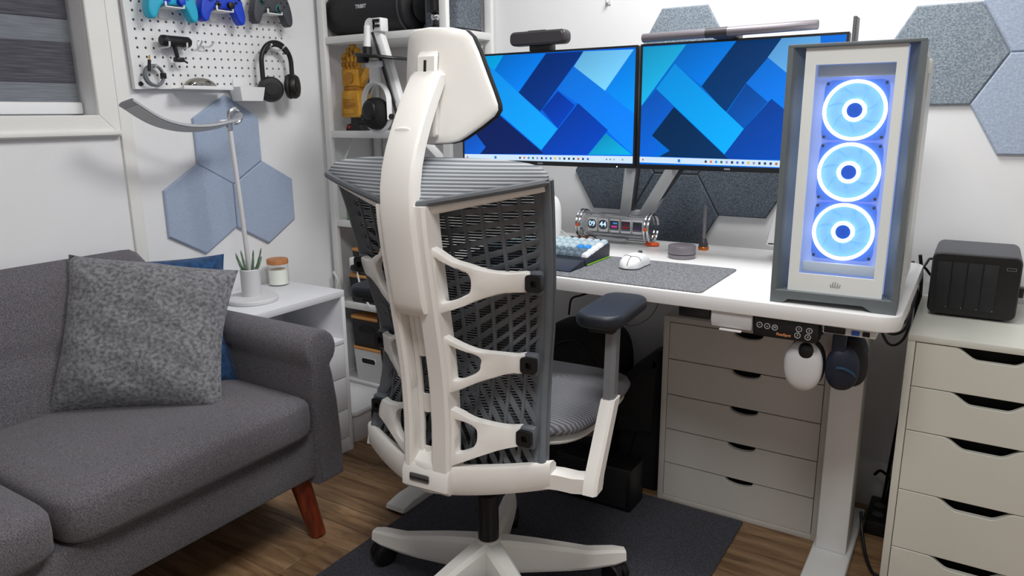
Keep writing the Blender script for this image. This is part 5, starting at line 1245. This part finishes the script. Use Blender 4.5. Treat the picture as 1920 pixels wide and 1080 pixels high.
for s in (-1, 1):
    for k in range(1, 7):
        for r_ in lat_lines(lambda z, k=k, s=s: (s * (cw(z) * k / 6.4 + .010 * math.sin((z - .43) * 4.4)), z), .44, 1.1, 40): lt.add(strip(r_, .0075, lambda x, z: yl(x, z) - .002, .005))
    z0 = .30
    while z0 < 1.02:
        sl_ = .10 + max(0, 1.02 - z0) * 1.75; wd = .013 if z0 > .66 else .009
        for r_ in lat_lines(lambda x, s=s, z0=z0, sl_=sl_: (s * x, z0 + sl_ * x), .0, .27, 40): lt.add(strip(r_, wd, yl, .004)) if z0 > .52 else None
        z0 += .042
    z0 = .46
    while z0 < .98:
        for r_ in lat_lines(lambda x, s=s, z0=z0: (s * x, z0 - 1.5 * x), .0, .27, 40):
            r2 = [p for p in r_ if p[1] < .70]
            if len(r2) > 2: lt.add(strip(r2, .011, yl, .004))
        z0 += .040
part(ch, 'back_lattice', C0(lt), chair_lat, ang=30, label='grey cross-ribbed lattice of the backrest', **CL)
# edge rails
for s in (-1, 1):
    P = [(s * (cw(z) - .002), ce(z) - .004, z) for z in [.452 + .0338 * i for i in range(20)]]
    er = part(ch, 'edge_rail', C0(tube(P, .0105, 10) + strip([(s * (cw(q[2]) - .013), q[2]) for q in P], .026, lambda x, z: ce(z) - .013, .006)), chair_g, **CL)
    part(er, 'edge_piping', C0(tube([(p[0] + s * .004, p[1] + .016, p[2]) for p in P], .007, 8)), chair_lat, **CL)
# rolled top
N = 36; secs = []
for j in range(N + 1):
    t = -1 + 2 * j / N; x = .272 * t; k = (1 - t * t); e = max(0, 1 - abs(t) ** 2.2)
    top = Vector((x, -.205 + .012 * k, 1.106 + .027 * max(0, 1 - t ** 4) ** .5)); bot = Vector((x, -.213 - .100 * (1 - abs(t)) ** .9 - .012 * e, 1.094 - .050 * (1 - abs(t)) ** .95))
    s = []
    nrm = Vector((0, -(top.z - bot.z) - .02, (top.y - bot.y)))
    for u in range(9):
        q = top.lerp(bot, u / 8) + Vector((0, -.45, .9)) * (.016 * math.sin(PI * u / 8) * (e + .12)); s.append(tuple(q))
    s.append(tuple(bot + Vector((0, .004, -.006)))); s.append(tuple(bot + Vector((0, .014, -.004)))); s.append(tuple(top + Vector((0, .004, -.012))))
    secs.append(s)
rl = part(ch, 'top_roll', C0(loft(secs)), roll_m, ang=60, label='light grey ribbed mesh roll along the top of the backrest', **CL)
part(rl, 'roll_piping', C0(tube([Vector(s[8]) + Vector((0, -.003, -.003)) for s in secs], .0075, 8)), chair_lat, **CL)
for s in (-1, 1):
    P = []
    for j in range(16):
        t = j / 15 * .93; x = s * (.02 + .242 * t / .93); P.append((x, -.213 - .100 * (1 - t) ** .9 + .008 + .014 * t, 1.094 - .050 * (1 - t) ** .95 - .014 + .004 * t))
    part(ch, 'top_bar', C0(tube(P, (.012, .009), 10)), chair_w, **CL)
# spine: two rails with a recessed, slotted web between
def vrail(x0, x1, z0, z1, yo, th, n=16):
    secs = []
    for i in range(n + 1):
        z = z0 + (z1 - z0) * i / n; y = cs(z) + yo; c = min(.006, (x1 - x0) * .3)
        secs.append([(x0, y + th, z), (x0, y + c, z), (x0 + c, y, z), (x1 - c, y, z), (x1, y + c, z), (x1, y + th, z)])
    return loft(secs)
sp_ = part(ch, 'spine', C0(vrail(-.060, -.036, .40, 1.045, .0, .055) + vrail(.014, .060, .40, 1.045, .0, .055)), chair_w, **CL)
part(sp_, 'spine_web', C0(vrail(-.037, -.024, .43, 1.03, .030, .010) + vrail(-.005, .015, .43, 1.03, .030, .010) + vrail(-.025, -.004, .57, .612, .030, .010) + vrail(-.025, -.004, .705, 1.03, .030, .010) + vrail(-.025, -.004, .43, .485, .030, .010)), chair_w, **CL)
part(ch, 'spine_base', C0(prism([(-.263, .455), (-.274, .440), (-.276, .405), (-.262, .392), (-.2, .392), (-.2, .455)], -.062, .062, 'yz', .006, 2) + prism([(-.262, .455), (-.232, .478), (-.215, .478), (-.215, .45)], -.037, .015, 'yz')), chair_w, **CL)
bd = part(ch, 'badge', C0(prism(rrect(-.012, .428, .052, .019, .004, 3), -.2775, -.274, 'xz', .0008)), badge_m, **CL)
text(bd, 'Autonomous', .0092, Matrix.Translation((0, 0, dz_)) @ axes((-.012, -.2781, .428), (1, 0, 0), (0, 0, 1)), txt_d, 'lettering', .0002, world=False)
# side arms of the back frame with clips
yA = lambda x, z: (cs(z) + .010) + (ce(z) - .026 - (cs(z) + .010)) * max(0, min(1, (abs(x) - .05) / (cw(z) - .05))) ** 1.15
ARMS = [[[(0.056, 0.963), (0.07, 0.953), (0.091, 0.934), (0.115, 0.923), (0.145, 0.909), (0.177, 0.902), (0.219, 0.898), (0.215, 0.859), (0.173, 0.857), (0.138, 0.848), (0.106, 0.835), (0.085, 0.827), (0.057, 0.816)], [(0.063, 0.94), (0.082, 0.927), (0.103, 0.912), (0.116, 0.903), (0.119, 0.886), (0.115, 0.864), (0.105, 0.856), (0.087, 0.847), (0.069, 0.842), (0.062, 0.848), (0.061, 0.892)]],
        [[(0.052, 0.772), (0.078, 0.75), (0.097, 0.736), (0.116, 0.726), (0.155, 0.715), (0.174, 0.71), (0.192, 0.707), (0.189, 0.668), (0.172, 0.668), (0.152, 0.666), (0.111, 0.654), (0.076, 0.639), (0.051, 0.631)], [(0.067, 0.746), (0.09, 0.731), (0.112, 0.717), (0.118, 0.707), (0.117, 0.698), (0.114, 0.683), (0.102, 0.672), (0.081, 0.662), (0.07, 0.662), (0.067, 0.668), (0.067, 0.707)]],
        [[(0.046, 0.605), (0.075, 0.586), (0.089, 0.575), (0.104, 0.566), (0.14, 0.553), (0.166, 0.547), (0.193, 0.543), (0.194, 0.51), (0.174, 0.504), (0.152, 0.499), (0.115, 0.486), (0.076, 0.47), (0.05, 0.459)], [(0.067, 0.573), (0.086, 0.565), (0.101, 0.555), (0.108, 0.546), (0.11, 0.535), (0.109, 0.517), (0.099, 0.502), (0.079, 0.493), (0.071, 0.492), (0.068, 0.497), (0.067, 0.536)]]]
def holed_plate(outer, hole, yf, th, bev=.0035):
    def dens(P):
        return [(q.x, q.y) for q in cat([(p[0], p[1], 0) for p in P + [P[0]]], 3)][:-1]
    O = dens(outer); Hh = dens(hole); b = bmesh.new(); E_ = []
    for loop in (O, Hh):
        vv = [b.verts.new((p[0], 0, p[1])) for p in loop]
        E_ += [b.edges.new((vv[i], vv[(i + 1) % len(vv)])) for i in range(len(vv))]
    bmesh.ops.triangle_fill(b, use_beauty=True, use_dissolve=False, edges=E_, normal=(0, -1, 0))
    for v_ in b.verts: v_.co.y = yf(v_.co.x, v_.co.z)
    bmesh.ops.recalc_face_normals(b, faces=b.faces)
    if sum(f_.normal.y for f_ in b.faces) > 0: bmesh.ops.reverse_faces(b, faces=b.faces)
    rim = [e for e in b.edges if e.is_boundary]
    r_ = bmesh.ops.extrude_face_region(b, geom=list(b.faces), use_keep_orig=True)
    for v_ in [g for g in r_['geom'] if isinstance(g, bmesh.types.BMVert)]: v_.co.y += th
    b.edges.ensure_lookup_table()
    sharp = [e for e in b.edges if len(e.link_faces) == 2 and e.calc_face_angle(0) > .9 and (e.verts[0].co.y + e.verts[1].co.y) / 2 < (yf(e.verts[0].co.x, e.verts[0].co.z) + yf(e.verts[1].co.x, e.verts[1].co.z)) / 2 + th * .4 and abs((e.verts[0].co - e.verts[1].co).y) < th * .6]
    try: bmesh.ops.bevel(b, geom=sharp, offset=bev, segments=2, profile=.5, affect='EDGES', clamp_overlap=True)
    except Exception: pass
    b.verts.index_update(); g = G([tuple(v_.co) for v_ in b.verts], [[v_.index for v_ in f_.verts] for f_ in b.faces]); b.free()
    return g
for s in (-1, 1):
    for outer, hole in ARMS:
        outer = [(.036, outer[0][1] + .012)] + outer + [(.036, outer[-1][1] - .004)]
        xe0 = outer[7][0]; zen = (outer[7][1] + outer[8][1]) / 2; xe = s * (xe0 + .010)
        g = holed_plate([(s * p[0], p[1]) for p in outer], [(s * p[0], p[1]) for p in hole], yA, .022)
        am = part(ch, 'back_arm', C0(g), chair_w, ang=40, **CL)
        ye_ = yA(xe0, zen) - .003; off = 0 if s > 0 else .014
        xa, xb = sorted((s * (xe0 - .004), s * (cw(zen) - .002)))
        part(am, 'clip_bracket', C0(rb(xa, xb, ye_ + .002 + off, ye_ + .024 + off, zen - .027, zen + .024, .005)), chair_g, **CL)
        part(am, 'clip', C0((frame_prism(rrect(xe, zen, .036, .036, .007, 3), rrect(xe + s * .002, zen, .014, .014, .003, 3), ye_ - .008, ye_ + .006, 'xz') + box(xe - .010, xe + .010, ye_ + .001, ye_ + .003, zen - .010, zen + .010)).t(0, off, 0)), blk, **CL)
# bottom bar
secs = []
for j in range(29):
    t = -1 + 2 * j / 28; x = .252 * t; yb = -.268 + .118 * abs(t) ** 1.5; zc = .424 + .008 * abs(t) ** 2; hh = .037 - .004 * abs(t)
    secs.append([(x, yb + .034, zc - hh), (x, yb + .008, zc - hh), (x, yb, zc - hh * .55), (x, yb - .001, zc + hh * .8), (x, yb + .004, zc + hh), (x, yb + .020, zc + hh), (x, yb + .034, zc + hh * .6)])
part(ch, 'bottom_bar', C0(loft(secs)), chair_w, ang=45, **CL)
# headrest stem
secs = []
Z_ = [.812, .82, .84, .88, .92, .96, 1.0, 1.04, 1.08, 1.12, 1.16, 1.20, 1.24, 1.275, 1.298, 1.306]
for i, z in enumerate(Z_):
    y = cs(z) - .013 + (.012 if i == 0 else .004 if i == 1 else 0); hw = .0385 if z < 1.1 else .0385 - .002 * (z - 1.1) / .2; hw = hw if i not in (0, len(Z_) - 1) else hw - .006
    th = .036; yy = y if i < len(Z_) - 1 else y + .012
    if z > 1.25: yy = cs(z) - .013 + (z - 1.25) * .15
    secs.append([(-hw, yy + th, z), (-hw, yy + .007, z), (-hw + .004, yy + .001, z), (-hw + .012, yy - .001, z), (hw - .012, yy - .001, z), (hw - .004, yy + .001, z), (hw, yy + .007, z), (hw, yy + th, z)])
stm = part(ch, 'headrest_stem', C0(loft(secs)), chair_w, ang=35, **CL)
part(stm, 'stem_recess', C0(sup((-.004, cs(1.19) - .0125, 1.19), (.020, .0022, .006), .8, .8, 8, 18)), chair_w, **CL)
# headrest
half = [(.0, 1.393), (.045, 1.391), (.066, 1.386), (.076, 1.374), (.086, 1.345), (.098, 1.30), (.108, 1.262), (.1130, 1.240), (.1135, 1.228), (.109, 1.216), (.092, 1.196), (.070, 1.175), (.058, 1.166), (.042, 1.162), (.0, 1.160)]
outl = half + [(-a, b) for a, b in reversed(half[1:-1])]
yh = lambda x, z: -.205 + 6.6 * x * x + .06 * (z - 1.27)
cz0 = 1.272
def hsec(k, dy): return [(a * k, yh(a * k, cz0 + (b - cz0) * k) + dy, cz0 + (b - cz0) * k) for a, b in outl]
hdr = part(ch, 'headrest', C0(loft([hsec(.04, 0), hsec(.3, 0), hsec(.6, 0), hsec(.85, 0), hsec(.965, 0), hsec(.99, .002), hsec(1.0, .006), hsec(1.0, .010), hsec(.97, .012), hsec(.5, .012)])), chair_w, ang=40, **CL)
part(hdr, 'headrest_pad', C0(loft([hsec(.5, .011), hsec(.99, .011), hsec(1.012, .016), hsec(1.012, .026), hsec(.97, .034), hsec(.6, .040), hsec(.1, .040)])), blk_fab, ang=50, **CL)
part(hdr, 'slide_plate', C0(prism([(yh(0, 1.335), 1.345), (yh(0, 1.335) - .010, 1.335), (yh(0, 1.19) - .016, 1.186), (yh(0, 1.18) - .012, 1.176), (yh(0, 1.18) + .004, 1.176), (yh(0, 1.335) + .004, 1.345)], -.022, .026, 'yz', .004)), chair_w, **CL)
part(hdr, 'slide_slot', C0(prism([(yh(0, 1.335) - .0112, 1.328), (yh(0, 1.19) - .0170, 1.188), (yh(0, 1.19) - .01, 1.188), (yh(0, 1.335) - .004, 1.328)], -.0032, .0032, 'yz')), dark_gap, **CL)
# arm rests
for s, px_, py_ in ((1, .312, .072), (-1, -.330, .072)):
    xo = .335 if s > 0 else -.264; kx = 1 if s > 0 else .30
    bk = part(ch, 'arm_bracket', C0(loft([[(s * (.235 + (x - .235) * kx), y + a, z + b) for a, b in ((-.022, -.020), (.022, -.020), (.022, .016), (-.022, .016))] for x, y, z in ((.235, -.135, .424), (.265, -.118, .418), (.295, -.104, .410), (.320, -.092, .408), (.345, -.080, .414))])), chair_w, ang=30, **CL)
    part(ch, 'arm_post', C0(loft([[(xo + a, y + b, z + c) for a, b, c in ((-.016, -.024, .0), (.010, -.024, .0), (.016, -.016, 0), (.016, .020, 0), (-.016, .020, 0))] for y, z in ((-.100, .392), (-.090, .425), (.008, .58))])), chair_w, ang=30, **CL)
    ip = part(ch, 'arm_slider', C0(loft([[(xo + a, y + b, z) for a, b in ((-.012, -.017), (.004, -.017), (.012, -.008), (.012, .016), (-.012, .016))] for y, z in ((.002, .56), (.014, .748))])), arm_g, ang=25, **CL)
    xm, xM = sorted((xo - .02 * s, px_ - .02 * s))
    part(ip, 'pad_mount', C0(rb(min(xo, px_) - .028, max(xo, px_) + .012, -.02, .10, .738, .756, .005)), blk, **CL)
    part(ch, 'arm_pad', C0(prism(rrect(px_, py_, .112, .246, .042, 7), .754, .786, 'xy', .011, 4)), pad_m, ang=60, **CL)
